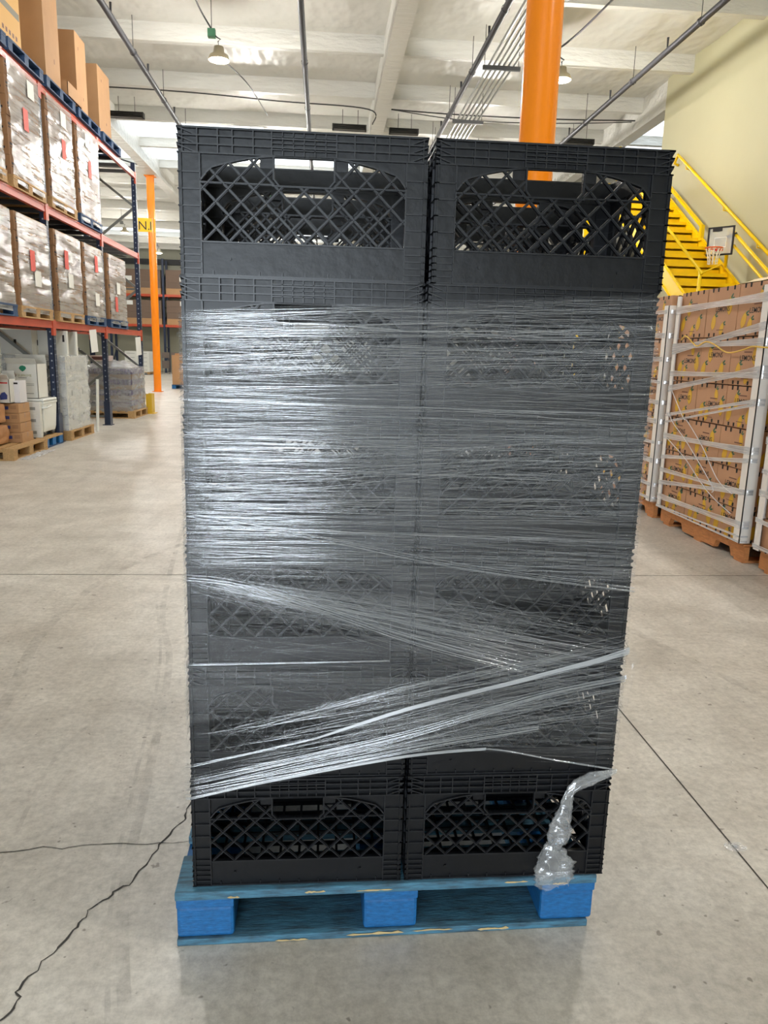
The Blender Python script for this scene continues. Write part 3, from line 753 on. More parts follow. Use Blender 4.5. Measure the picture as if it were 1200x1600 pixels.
# ------------------------------------------------------------------ pallet racking along the aisle
RX = -3.8; RD = 1.07
POSTS = [5.94, 8.55, 11.17, 13.78, 16.4]
rk = thing('pallet_rack', 'tall pallet rack with dark blue uprights and orange beams lining the aisle', 'pallet rack', (RX, 0, 0))
HOLE = mat('punch_hole_light', srgb(150, 156, 168), .5)
for i, y in enumerate(POSTS):
    for rear in (0, 1):
        m = MB(); x0 = -.085 if not rear else -RD
        m.box(x0, x0+.082, y-.045, y-.038, 0, 4.98); m.box(x0, x0+.082, y+.038, y+.045, 0, 4.98)
        m.box(*((x0+.075, x0+.082) if not rear else (x0, x0+.007)), y-.045, y+.045, 0, 4.98)
        if not rear:
            z = .25
            while z < 4.9:
                for s in (-.02, .02): m.box(x0+.0815, x0+.083, y+s-.006, y+s+.006, z, z+.016, 1)
                z += .076
            for z in [.25+.1*q for q in range(46)]: m.box(x0+.03, x0+.05, y-.0462, y-.0445, z, z+.02, 1)
        m.build('upright', [RACKB, HOLE], rk)
        MB().box(x0-.04, x0+.12, y-.09, y+.09, 0, .012).build('foot_plate', RACKB, rk)
    zz = [.15, .95, 1.75, 2.55, 3.35, 4.15, 4.9]
    for q in range(6):
        a, b = ((-.045, zz[q]), (-RD+.04, zz[q+1])) if q % 2 else ((-RD+.04, zz[q]), (-.045, zz[q+1]))
        MB().beam((a[0], y, a[1]), (b[0], y, b[1]), .04, .045).build('diagonal_brace', GALV, rk)
    for z in (.15, 2.55, 4.9): MB().beam((-.045, y, z), (-RD+.04, y, z), .04, .04).build('cross_brace', GALV, rk)
    if y in (11.17, 13.78):
        MB().box(.0, .012, y-.075, y+.075, .012, .42).box(-.09, .0, y-.075, y-.063, .012, .42).box(-.09, .0, y+.063, y+.075, .012, .42).build('post_guard', RACKB, rk)
LV = [1.71, 3.25, 4.79]
for i in range(len(POSTS)-1):
    ya, yb = POSTS[i]+.046, POSTS[i+1]-.046
    for l, z in enumerate(LV):
        for xf in (-.055, -RD+.005):
            m = MB(); m.box(xf, xf+.05, ya, yb, z-.10, z); m.box(xf+.05, xf+.054, ya, yb, z-.1, z-.07).box(xf+.05, xf+.054, ya, yb, z-.025, z)
            b = m.build('beam', RACKO, rk)
            for s in (ya, yb):
                d = 1 if s == ya else -1
                MB().box(xf+.03 if xf > -.5 else xf, xf+.062 if xf > -.5 else xf+.03, min(s-.045*d, s+.006*d), max(s-.045*d, s+.006*d), z-.2, z+.02).build('beam_bracket', RACKO, rk)
        if i >= 1:
            for q in range(5):
                y = ya+(yb-ya)*(q+.5)/5; MB().box(-RD+.056, -.057, y-.025, y+.025, z-.06, z-.004).build('deck_bar', DARKST, rk)
LVN = ['lower beams', 'middle beams', 'top beams']

def carton_mesh(w, d, h, mats=None, ink=True, tape=True):
    """closed card box: seam, tape and a few printed lines; origin at its near lower corner on the aisle side (x from -w to 0, y 0 to d)"""
    m = MB(); m.box(-w, 0, 0, d, 0, h, 0)
    if tape: m.box(-w-.0006, .0006, d/2-.024, d/2+.024, h-.06, h+.0006, 1)
    if ink:
        for (u0, u1, v0, v1) in ((.12, .42, .55, .68), (.12, .32, .42, .48), (.62, .85, .3, .42)):
            m.box(-w+w*u0, -w+w*u1, -.0007, .001, h*v0, h*v1, 2)
            m.box(-.001, .0007, d*u0, d*u1, h*v0, h*v1, 2)
    return m.mesh('carton', mats or [CARD, TAPE, INK])
FLM = [film('load_film_%d' % q, .26, .62, .14, .4, 1.6, 24., .14, obj=True, bump=1., rot=0, thr=(.38, .64), col=(.9, .9, .9)) for q in range(2)]
def shell(x0, x1, y0, y1, z0, z1, seed, amp=.012, fm=None, cut=0):
    """film sleeve round a load"""
    per = [(x1, y0), (x1, y1), (x0, y1), (x0, y0)]
    Ls = [y1-y0, x1-x0, y1-y0, x1-x0]; T = sum(Ls); C = ((x0+x1)/2, (y0+y1)/2)
    def f(u, v):
        t = u*T; i = 0
        while i < 3 and t > Ls[i]: t -= Ls[i]; i += 1
        a, b = per[i], per[(i+1) % 4]; k = min(1, t/Ls[i])
        x, y = a[0]+(b[0]-a[0])*k, a[1]+(b[1]-a[1])*k; z = z0+(z1-z0)*v
        nx, ny = ((1, 0), (0, 1), (-1, 0), (0, -1))[i]
        w = .012+amp*(noise.noise(Vector((x*2.2+seed, y*2.2, z*9)))+.7*noise.noise(Vector((x*6, y*6+seed, z*17))))
        q = noise.noise(Vector((seed, u*8, 0)))*.02 if v in (0., 1.) else 0
        return (x+nx*w, y+ny*w, z+q)
    return MB().grid((lambda u, v: f(u*cut, v)) if cut else f, 64, 36)
def load(lvl, idx, y0, y1, wood, lay, hs=.225, zt=None, cols=3, name=None):
    """pallet, cartons and film sleeve on a beam level"""
    z = LV[lvl]+.001; nm = name or '%s load on %s' % (ORD[idx], LVN[lvl])
    w = y1-y0
    pm = {'wood': ([WOOD], WOOD, WOOD), 'blue': ([DBLUE], DBLUE, DBLUE)}[wood]
    make_pallet(w, 1.0, pm, '%s pallet under the cartons of %s' % ('pale wooden' if wood == 'wood' else 'dark blue', nm), (RX+.03, y0, z), math.pi/2, 'pallets in the rack', hi=False)
    cw = (w-.04)/cols; xw = .30; me = carton_mesh(xw-.004, cw-.006, hs-.003)
    pos = [('near corner', 0, 0)]+[('aisle middle', c, 0) for c in range(1, cols-1)]+[('far corner', cols-1, 0)]+[('inner near side', 0, 1), ('rear near side', 0, 2)]
    z += .1455
    for k in range(lay):
        j = R(-.008, .008)
        for pn, c, b in pos:
            inst('carton', me, (RX+.012+j-b*xw-.02, y0+.02+c*cw+R(0, .002), z+k*hs), 0, 'brown carton %s, %s layer up, %s' % (pn, ORD[k], nm), 'carton', 'cartons of the '+nm)
    f = thing('stretch_film', 'creased clear film round the cartons of %s' % nm, 'stretch film', (0, 0, 0), group='film on rack loads')
    ztop = z+lay*hs-.02
    shell(RX-.90, RX+.012, y0+.03, y1-.012, z-.08, ztop, R(0, 99), cut=.72).build('film_sleeve', FLM[idx % 2], f, True)
    for q in range(2):
        yy = y0+R(.25, .6)*w; zz = z+lay*hs*(.55+.3*q if lvl == 1 else R(.2, .8))
        if q == 0: MB().box(RX+.034, RX+.036, yy, yy+.16, zz-.13, zz+.13).build('red_label', REDP, f)
        else: MB().box(RX+.034, RX+.036, yy+.1, yy+.32, zz-.1, zz+.1).build('white_label', PAPER, f)
load(0, 0, 8.68, 9.86, 'blue', 5); load(0, 1, 9.98, 11.1, 'wood', 5); load(0, 2, 11.36, 12.5, 'wood', 5); load(0, 3, 12.64, 13.72, 'blue', 5); load(0, 4, 14.0, 15.2, 'blue', 5)
load(1, 0, 8.68, 9.84, 'wood', 5, .235); load(1, 1, 10.02, 11.12, 'wood', 6, .225); load(1, 2, 11.34, 12.44, 'wood', 6, .225); load(1, 3, 12.6, 13.74, 'blue', 6, .225)
# top level: tall cartons on dark blue pallets
for i, y in enumerate((8.9, 10.1, 11.36, 12.7, 14.0)):
    make_pallet(1.14 if i != 2 else 1.2, 1.0, ([DBLUE], DBLUE, DBLUE), 'dark blue pallet on the top beams, %s along the rack' % ORD[i], (RX+.05, y, LV[2]+.001), math.pi/2, 'pallets in the rack', hi=False)
zt = LV[2]+.146
bm_ = MB(); bm_.box(-.9, 0, 0, .72, 0, 1.5, 0); bm_.box(-.001, .001, .02, .7, .36, .44, 1)
for q in range(5): bm_.box(-.001, .0012, .12+.1*q, .18+.1*q, .62, .70, 2); bm_.box(-.001, .0012, .1+.11*q, .16+.11*q, .8, .86, 2); bm_.box(-.001, .0012, .15+.1*q, .2+.1*q, .1, .15, 2)
tag(bm_.build('tall_carton', [mat('yellow_card', srgb(214, 168, 98), .7), mat('grey_band_print', srgb(120, 116, 100), .6), INKB], loc=(RX-.02, 9.98, zt)), 'yellowish printed carton with grey band at the near end of the top beams', 'carton')
for (y, w, h, d, lb) in ((11.55, .60, 1.55, .85, 'tall plain brown carton on the top beams beside the yellowish printed one'), (12.9, .52, 1.12, .85, 'plain brown carton standing second of three on the top beams'), (14.05, .72, 1.05, .8, 'plain brown carton at the far end of the top beams')):
    m = MB(); m.box(-d, 0, 0, w, 0, h, 0); m.box(-.001, .0008, w*.3, w*.34, h*.8, h*.84, 1); m.box(-.001, .0008, w*.6, w*.64, h*.2, h*.24, 1)
    m.box(-d/2-.03, -d/2+.03, -.0006, w+.0006, h-.08, h+.0006, 2)
    tag(m.build('tall_carton', [CARD2, INKB, TAPE], loc=(RX-.02, y, zt)), lb, 'carton', 'plain cartons on the top beams')
tr = MB(); tr.box(-.45, .06, 0, .62, 0, .012).box(-.45, .06, 0, .008, 0, .2).box(-.45, .06, .612, .62, 0, .2).box(-.45, -.442, 0, .62, 0, .2).box(.052, .06, 0, .62, 0, .2)
tag(tr.build('card_tray', CARD2, loc=(RX-.0, 12.2, zt)), 'low open tan card tray jutting over the edge of the top beams', 'tray')
# paper tags hanging off the lower beam
for i, (y, zz, w) in enumerate(((12.75, 1.3, .2), (15.75, 1.24, .22))):
    m = MB(); m.beam((0, 0, 0), (.05, w, .02), .003, .36)
    tag(m.build('paper_tag', PAPER, loc=(RX+.02, y, zz+.15)), ('white paper tag hanging from the lower beam above the white cartons', 'white paper tag hanging from the lower beam near the end post')[i], 'paper tag', 'paper tags on the beam')
# ------------------------------------------------------------------ floor level under the rack
make_pallet(1.14, 1.0, ([WOOD], WOOD, WOOD), 'pale wooden pallet on the floor carrying paper bags and brown boxes', (RX+.1, 9.22, 0), math.pi/2, hi=False)
make_pallet(.68, 1.0, ([WOOD, DBLUE], BLUEB, DBLUE), 'floor pallet with blue blocks under the white wheeled bins', (RX+.06, 10.4, 0), math.pi/2, hi=False)
def bag(x, y, z, w, d, h, lb, tilt=0):
    def f(u, v):
        a = u*2*math.pi; c, s = math.cos(a), math.sin(a); k = (abs(c)**3+abs(s)**3)**(-1/3)
        r = (1-.06*abs(2*v-1)**4) if 0 < v < 1 else .55
        zz = h*min(1, max(0, v))
        nn = .018*noise.noise(Vector((c*2+x*9, s*2+z*7, v*3)))
        return (w/2*c*k*r+nn, d/2*s*k*r+nn, zz+(.02*noise.noise(Vector((c*2, s*2, z))) if v > .5 else 0))
    m = MB().grid(f, 36, 12)
    for q in (0, 12): 
        b = q*37; m.f.append(tuple(range(b, b+36)) if q else tuple(range(b+35, b-1, -1))); m.m.append(0)
    o = m.build('paper_bag_bundle', KRAFT, loc=(x, y, z)); tag(o, lb, 'paper bundle', 'kraft paper bundles'); o.rotation_euler = (0, tilt, R(-.05, .05))
bag(-4.2, 9.6, .146, .52, .56, .25, 'kraft paper bundle lying lowest in the pile on the pallet')
bag(-4.22, 9.6, .40, .5, .54, .25, 'kraft paper bundle in the middle of the pile on the pallet')
bag(-4.27, 9.58, .655, .46, .5, .34, 'kraft paper bundle leaning on top of the pile beside the white boxes', .12)
sb = carton_mesh(.24, .36, .118, [CARD2, TAPE, mat('brown_box_print', srgb(120, 88, 64), .6)], ink=False)
pm = MB(); pm.add([(v.co.x, v.co.y, v.co.z) for v in sb.vertices], [tuple(p.vertices) for p in sb.polygons]); pm.m = [p.material_index for p in sb.polygons]
pm.box(-.2, -.125, -.0008, .001, .045, .085, 3)
for q in range(3): pm.box(-.10, -.03, -.0008, .001, .085-.016*q, .091-.016*q, 2)
sbm = pm.mesh('small_carton', [CARD2, TAPE, mat('brown_box_print', (0, 0, 0)), INKBLUE])
for k in range(4):
    inst('small_carton', sbm, (RX-.06+(.03 if k == 0 else 0.0)-.004*k, 9.9-(.0 if k else .05), .146+k*.123), 0, 'small brown carton with blue square label, %s from the bottom of its stack' % ORD[k], 'carton', 'small labelled cartons')
def open_carton(w, d, h, mats, flap=.12, name='open_carton', prints=None):
    m = MB(); t = .006
    m.box(-w, 0, 0, d, 0, t).box(-w, 0, 0, t, 0, h).box(-w, 0, d-t, d, 0, h).box(-w, -w+t, 0, d, 0, h).box(-t, 0, 0, d, 0, h)
    m.beam((-w/2, d, h), (-w/2, d-.03, h+flap), w, t, up=(0, 1, 0), mi=0)
    m.beam((-w/2, .0, h), (-w/2, -.06, h+flap*.6), w*.98, t, up=(0, 1, 0), mi=0)
    if prints: prints(m)
    return m
def eco(m):
    fn = lambda u, v, d: (u, -.0008-d, v)
    pts = [(-.235, .40), (-.215, .43), (-.185, .437), (-.15, .425), (-.14, .40), (-.16, .375), (-.19, .355), (-.215, .375)]
    m.add([fn(u, v, .0) for u, v in pts], [tuple(range(len(pts)))], 1)
    put_text(m, 'ECO', -.32, .29, .048, fn, 0, 2, 1.); put_text(m, 'SUPREME', -.165, .29, .045, fn, 0, 3, 1.)
    for (u0, u1, v0, v1) in ((-.36, -.29, .335, .343), (-.25, -.14, .268, .278), (-.36, -.2, .12, .13), (-.15, -.05, .19, .197), (-.15, -.05, .17, .177), (-.17, -.06, .06, .07)):
        m.box(u0, u1, -.001, .001, v0, v1, 4)
o = open_carton(.40, .36, .46, None, prints=eco).build('open_carton', [WHITEC, INKGREEN, INK, INKOLIVE, mat('grey_ink', srgb(140, 142, 138), .6)], loc=(RX-.06, 10.58, .6615))
tag(o, 'open white carton with green round emblem standing on the white bins', 'carton')
def wb(m):
    fn = lambda u, v, d: (u, -.0008-d, v)
    pts = [(-.12, .04), (-.035, .05), (-.03, .10), (-.06, .14), (-.1, .13), (-.125, .09)]
    m.add([fn(*p, 0) for p in pts], [tuple(range(6))], 1)
    m.box(-.13, -.02, -.001, .001, .245, .262, 2)
m = open_carton(.15, .2, .30, None, flap=.1, prints=wb); o = m.build('open_carton', [WHITEC, INKBLUE, INKRED], loc=(RX-.15, 9.86, .642)); o.rotation_euler = (0, -.0, 0)
tag(o, 'slim open white box with blue picture and red lettering on the small cartons', 'carton')
def db(m): m.box(-.13, -.02, -.001, .001, .235, .258, 1)
o = MB().box(-.16, 0, 0, .22, 0, .28); db(o); o = o.build('white_box', [mat('pale_lilac_card', srgb(214, 212, 216), .5), INK], loc=(RX+.01-.09, 10.0, .64))
tag(o, 'pale plain box with dark printed strip beside the slim open white box', 'carton')
o = MB().box(-.2, 0, 0, .3, 0, .36)
for q in range(5): o.box(-.19, -.01, -.001, .001, .04+.07*q, .05+.07*q, 1)
o.box(-.13, -.02, -.001, .001, .17, .2, 2)
tag(o.build('white_box', [WHITEC, mat('grey_ink', (0, 0, 0)), INKBLUE], loc=(RX-.31, 9.97, .642)), 'white box with faint lines behind the kraft paper bundle', 'carton')
# small risers that carry the boxes above
def bin_(x, y, w, d, lb):
    t = thing('wheeled_bin', lb, 'bin', (x, y, .1455), group='white wheeled bins')
    def sec(z, k): return [(-w+.03*k-.0, .03*k, z), (-.03*k, .03*k, z), (-.03*k, d-.03*k, z), (-w+.03*k, d-.03*k, z)]
    m = MB(); Z = [(.06, 1.2), (.12, .8), (.40, .3), (.44, .3), (.445, 0), (.475, 0)]
    vs = []
    for z, k in Z: vs += sec(z, k)
    fs = [(i*4+q, i*4+(q+1) % 4, (i+1)*4+(q+1) % 4, (i+1)*4+q) for i in range(len(Z)-1) for q in range(4)]+[(3, 2, 1, 0)]
    m.add(vs, fs); m.build('body', WPLAST, t, bevel=.008)
    MB().box(-w, 0, 0, d, .476, .512).build('lid', WPLAST, t, bevel=.012)
    h = MB(); h.tube([(-w*.2, .0, .38), (.05, -.03, .40), (.06, .1, .42), (.0, .12, .40)], .014, 8).build('handle', WPLAST, t, True)
    MB().box(-w*.62, -w*.55, -.003, .012, .26, .36).build('latch', BLACKM, t)
    for px, py in ((-.06, .10), (-w+.06, .10), (-.06, d-.1), (-w+.06, d-.1)):
        wl = MB().lathe([(.03, -.02), (.078, -.02), (.085, 0), (.078, .02), (.03, .02)], 20).build('wheel', RUBBER, t, loc=(px, py, .087)); wl.rotation_euler = (0, math.pi/2, 0)
        MB().lathe([(.001, -.022), (.045, -.022), (.045, .022), (.001, .022)], 16).build('hub', GREYT, wl)
bin_(RX+.02, 10.52, .42, .52, 'white wheeled plastic bin beside the first blue rack post')
bin_(RX-.44, 10.52, .42, .52, 'white wheeled plastic bin tucked deeper under the rack')
for k in range(3):
    m = MB().box(-.2, 0, 0, .07, 0, .158); m.box(-.16, -.06, -.001, .001, .05, .09, 1)
    tag(m.build('white_box', [WHITEC, mat('grey_ink', (0, 0, 0))], loc=(RX-.0, 10.42, .1455+.16*k)), 'small white box %s from the bottom beside the white bins' % ORD[k], 'carton', 'small white boxes')
for k in range(4):
    inst('small_carton', sbm, (RX-.31-.004*k, 9.93, .146+k*.123), 0, 'small brown carton deeper in, %s from the bottom, under the white box' % ORD[k], 'carton', 'small labelled cartons')
# white cartons on a pallet between the first two posts
make_pallet(1.12, 1.0, ([WOOD], WOOD, WOOD), 'pale wooden pallet on the floor under the wrapped white cartons', (RX+.1, 11.32, 0), math.pi/2, hi=False)
for k in range(4):
    for c in range(2):
        for b in range(2):
            if k == 3 and b == 0: continue
            h = .36; m = MB().box(-.44, 0, 0, .5, 0, h-.003); m.box(-.001, .001, .2, .235, .14, .22, 1); m.box(-.25, -.215, -.001, .001, .14, .22, 1)
            tag(m.build('white_carton', [WHITEC, INK], loc=(RX+.06-.45*b, 11.36+.505*c, .1455+k*h)), 'white carton %s up, %s half, %s, on the pallet between blue posts' % (ORD[k], ('near', 'far')[c], ('aisle face', 'rear')[b]), 'carton', 'white cartons on the floor pallet')
m = MB(); m.box(-.42, -.2, .0, .5, 0, .36, 0); m.box(-.2, .0, .0, .02, 0, .36).box(-.2, .0, .48, .5, 0, .36).box(-.06, -.03, -.001, .001, .2, .3, 1)
m.box(-.02, 0, .02, .07, 0, .36).box(-.02, 0, .42, .48, 0, .36)
tag(m.build('white_carton', [WHITEC, INK], loc=(RX+.02, 11.6, .1455+1.08)), 'tall white carton on top of the white carton pile under the lower beam', 'carton')
t = thing('stretch_film', 'crumpled milky film round the white cartons on the floor pallet', 'stretch film')
shell(RX-.84, RX+.063, 11.35, 12.38, .13, 1.24, 5., .02).build('film_sleeve', film('milk_film', .25, .4, .12, .3, 3, 9, .2, obj=True, bump=1.), t, True)
tag(MB().beam((0, 0, 0), (.02, .05, .85), .02, .05).build('edge_strip', WHITEC, loc=(RX+.1, 12.62, .001)), 'loose white edge strip standing beside the wrapped white cartons', 'edge strip')
# trays of cans at the far end
make_pallet(1.14, 1.06, ([WOOD], WOOD, WOOD), 'wooden pallet on the floor under the wrapped trays of cans', (RX+.1, 15.08, 0), math.pi/2, hi=False)
cm_ = MB().lathe([(.001, 0), (.03, 0), (.034, .006), (.034, .10), (.028, .112), (.001, .112)], 10).mesh('can', CANM, True)
tm_ = MB().box(-.5, 0, 0, .54, 0, .09).mesh('can_tray', mat('grey_brown_card', srgb(132, 112, 94), .75))
for k in range(4):
    for b in range(2):
        z = .1455+k*.2055
        for c in range(2):
            tn = 'tray %s layer, %s, %s side' % (ORD[k], ('near', 'far')[c], ('aisle', 'inner')[b])
            inst('can_tray', tm_, (RX+.05-.505*b, 15.12+.545*c, z), 0, 'grey brown can '+tn+', on the far wooden pallet', 'tray', 'trays of cans')
        for q in range(7):
            inst('drink_can', cm_, (RX+.05-.505*b-.035-.0715*q, 15.12+.036, z+.0905), 0, 'purple can, %s from the aisle in %s tray, %s layer' % (ORD[q], ('aisle side', 'inner')[b], ORD[k]), 'can', 'cans on the tray fronts')
        for q in range(7):
            if b == 0: inst('drink_can', cm_, (RX+.05-.036, 15.12+.15+.13*q, z+.0905), 0, 'purple can, %s back along the aisle edge, %s layer' % (ORD[q], ORD[k]), 'can', 'cans on the tray fronts')
t = thing('stretch_film', 'bulging milky film round the trays of cans by the last post', 'stretch film')
shell(RX-.99, RX+.055, 15.10, 16.22, .12, .99, 15., .03).build('film_sleeve', film('can_film', .26, .5, .14, .4, 4, 12, .16, obj=True, bump=1.), t, True)
hp = MB()
def heap(u, v): return (-.96*u, 1.05*v, .13*math.sin(math.pi*u)*math.sin(math.pi*v)+.05*noise.noise(Vector((u*6, v*6, 3)))*min(1, 8*u*(1-u))*min(1, 8*v*(1-v))+.02)
hp.grid(heap, 20, 20).build('film_top', film('heap_film', .35, .4, .15, .3, 8, 8, .2, obj=True, bump=1.), t, True, loc=(RX+.05, 15.12, .97))
m = MB().box(-.36, 0, 0, .4, 0, .10, 0); m.box(-.30, -.06, -.001, .001, .02, .08, 1)
tag(m.build('pink_case', [mat('pale_pink_card', srgb(216, 196, 192), .5), mat('maroon_print', srgb(104, 64, 60), .5)], loc=(RX-.4, 15.2, 1.10)), 'pale pink case with maroon panel on top of the cans', 'case')
# yellow guard at the end post
t = thing('post_protector', 'yellow steel protector on the floor in front of the end rack post', 'post guard', (RX+.1, 16.42, 0))
m = MB(); m.box(.06, .072, -.13, .13, .012, .42).box(-.05, .06, -.13, -.118, .012, .42).box(-.05, .06, .118, .13, .012, .42); m.build('shield', YGUARD, t)
MB().box(-.1, .12, -.16, .16, 0, .012).build('foot_plate', YGUARD, t)
# litter of film at the pallet foot
lm = MB().grid(lambda u, v: (.16*u-.08+.03*noise.noise(Vector((u*4, v*3, 1))), .9*v, .003+.03*abs(noise.noise(Vector((u*5, v*12, 2))))), 10, 30)
tag(lm.build('film_litter', film('litter_film', .45, .4, .1, .2, 10, 10, .3, obj=True), loc=(RX+.17, 9.3, 0), smooth=True), 'white torn film lying along the floor before the bag pallet', 'plastic scrap')

# ------------------------------------------------------------------ lemon boxes on pallets
LX = 2.93
def lemon_at(m, fn, u, v, s, ang=0.):
    ca, sa = math.cos(ang), math.sin(ang)
    def q(x, y): return (u+(x*ca-y*sa)*s, v+(x*sa+y*ca)*s)
    def egg(k): return [q(math.cos(t)*.42*k*(1-.12*math.sin(t)), math.sin(t)*.72*k+(.10 if abs(math.sin(t)) > .99 else 0)*math.copysign(1, math.sin(t))) for t in [2*math.pi*i/20 for i in range(20)]]
    m.add([fn(a, b, .0006) for a, b in egg(1.07)], [tuple(range(20))], 2); m.add([fn(a, b, .0010) for a, b in egg(1.)], [tuple(range(20))], 1)
    for (cx, cy, an, l) in ((.26, .86, .75, .30), (.44, .66, 1.35, .26)):
        pts = []
        for t in range(10):
            th = 2*math.pi*t/10; x, y = math.cos(th)*.15*l/.42, math.sin(th)*l; pts.append(q(cx+x*math.cos(an)+y*math.sin(an), cy-x*math.sin(an)+y*math.cos(an)))
        m.add([fn(a, b, .0012) for a, b in pts], [tuple(range(10))], 3)
def lemon_carton(w, h, d, var):
    """w along the aisle (y), d deep (x), h tall; origin near lower corner on the aisle side; aisle side faces -x"""
    rr = random.Random(var*7+3); m = MB(); g = .003
    m.box(g, d-g, g, w-g, 0, h-.008)
    def notch(fn, L):
        for u in (.07, L*.33, L*.62, L-.07):
            for v0, v1 in ((h-.036, h-.006), (.004, .03)):
                m.add([fn(u-.010, v0, .001), fn(u+.010, v0, .001), fn(u+.012, v1, .001), fn(u-.012, v1, .001)], [(0, 1, 2, 3)], 6)
    fl_ = lambda u, v, dd: (g-dd, w-u, v)     # aisle face
    fn_ = lambda u, v, dd: (u, g-dd, v)       # near end face
    for fn, L in ((fl_, w), (fn_, d)):
        notch(fn, L)
        lay = [[(.1, .45, .105, .1), (.27, .3, .10, -.15), (.75, .6, .11, .0), (.93, .4, .1, -.2), (.55, .16, .085, -.35)], [(.08, .62, .1, -.1), (.22, .3, .1, -.35), (.86, .42, .11, .1), (.42, .2, .09, -.2), (.66, .72, .08, .2)], [(.14, .3, .1, -.3), (.32, .62, .1, .1), (.72, .3, .1, -.2), (.92, .66, .1, .05), (.5, .15, .08, -.4)]][var % 3]
        for (a, b, s, an) in lay:
            a += rr.uniform(-.02, .02)
            if .05 < a*L < L-.05: lemon_at(m, fn, a*L, h*b, s*.72, an)
        tu, tv = ((.53, .50), (.60, .42), (.52, .56))[var % 3]
        put_text(m, 'LEMONS', L*tu, h*tv, .052, fn, .0014, 4)
        m.add([fn(L*tu-.05, h*tv+.055, .0014), fn(L*tu+.05, h*tv+.055, .0014), fn(L*tu+.05, h*tv+.063, .0014), fn(L*tu-.05, h*tv+.063, .0014)], [(0, 1, 2, 3)], 5)
        m.add([fn(L*.4, h*.13, .0014), fn(L*.62, h*.13, .0014), fn(L*.62, h*.145, .0014), fn(L*.4, h*.145, .0014)], [(0, 1, 2, 3)], 5)
    return m.mesh('lemon_carton', [LEMC, LEMON, LEMONO, LEAF, INK, INKB, NOTCH])
def stringer_pallet(w, d, loc, label):
    """w along the aisle, d deep; notched side boards face the aisle"""
    t = thing('wooden_pallet', label, 'pallet', loc, 0, 'orange toned pallets')
    for x in (0, d/2-.02, d-.04):
        m = MB(); prof = [(0, 0), (.16, 0), (.19, .06), (.38, .06), (.41, 0), (w-.41, 0), (w-.38, .06), (w-.19, .06), (w-.16, 0), (w, 0), (w, .1), (0, .1)]
        n = len(prof); vs = [(x, y, z+.016) for y, z in prof]+[(x+.04, y, z+.016) for y, z in prof]
        m.add(vs, [tuple(range(n-1, -1, -1)), tuple(range(n, 2*n))]+[(i, (i+1) % n, (i+1) % n+n, i+n) for i in range(n)])
        m.build('stringer', ORWOOD, t)
    for q in range(6): MB().box(-.005, d, w*q/6+.012, w*(q+1)/6-.012, .1165, .134).build('deck_board', ORWOOD, t)
    for q in (0, .45, .86): MB().box(-.0, d, w*q+.01, w*q+.01+.11, 0., .0155).build('bottom_board', ORWOOD, t)
    return t
LZ = [.135, .37, .65, .93, .1225*10, 1.565, 1.93]
CACHE = {}
def lemon_load(nm, x, y0, cols, pw, deep, full):
    stringer_pallet(pw, 1.0, (x+.02, y0-.02, 0), 'orange toned wooden pallet under the %s' % nm)
    for k in range(6):
        h = LZ[k+1]-LZ[k]; y = y0+pw-.04; js = R(-.012, .012)
        widths = list(cols) if k % 2 == 0 else list(cols)[::-1]
        for c, w in enumerate(widths):
            y -= w
            for b in range(deep):
                if b and not (full or c == len(widths)-1): continue
                key = (round(w, 3), round(h, 3), (k+c+b) % 3)
                if key not in CACHE: CACHE[key] = lemon_carton(w, h, .47, (k+c+b) % 3)
                o = inst('lemon_carton', CACHE[key], (x+js+R(-.004, .004)+b*.475, y, LZ[k]+.001), 0, 'lemon carton %s up, %s along%s, %s' % (ORD[k], ORD[len(widths)-1-c], ' at the rear' if b else '', nm), 'carton', 'lemon cartons of the '+nm)
lemon_load('lemon stack with the yellow cord', LX, 4.86, (.42, .44, .42), 1.32, 2, False)
lemon_load('lemon stack nearest the camera', LX+.02, 3.36, (.44, .44, .44), 1.34, 1, False)
lemon_load('lemon stack half hidden behind the crates', LX+.0, 6.33, (.44, .44, .44), 1.34, 2, False)
def edge_board(x, y, z0, z1, sy, lb, w=.075, lean=0.):
    m = MB(); t = .006; dx = lean
    def pr(pts):
        vs = [(a, b, 0) for a, b in pts]+[(a+dx, b, z1-z0) for a, b in pts]; n = len(pts)
        m.add(vs, [tuple(range(n-1, -1, -1)), tuple(range(n, 2*n))]+[(i, (i+1) % n, (i+1) % n+n, i+n) for i in range(n)])
    pr([(-t, 0), (w, 0), (w, -t*sy), (-t, -t*sy)][::int(sy)]); pr([(-t, -t*sy), (0, -t*sy), (0, w*sy), (-t, w*sy)][::int(sy)])
    o = m.build('edge_board', TANBOARD, loc=(x, y, z0)); return tag(o, lb, 'edge protector', 'white corner boards on lemon stacks')
edge_board(LX-.022, 4.845, .145, 1.89, 1, 'white corner board on the near corner of the lemon stack with the yellow cord')
edge_board(LX-.022, 6.16, .145, 1.90, -1, 'slim white corner board on the far corner of the lemon stack with the cord', w=.05)
edge_board(LX-.002, 4.695, .145, 1.9, -1, 'white corner board on the far corner of the lemon stack nearest the camera', w=.06)
edge_board(LX-.022, 6.315, .15, 1.84, 1, 'white corner board on the lemon stack half hidden behind the crates')
STM = film('strap_film', .34, .5, .10, .3, 2., 30., .14, obj=True, bump=.6, thr=(.36, .62))
STW = crease_mat('strap_edge', .75, (.9, .89, .88))
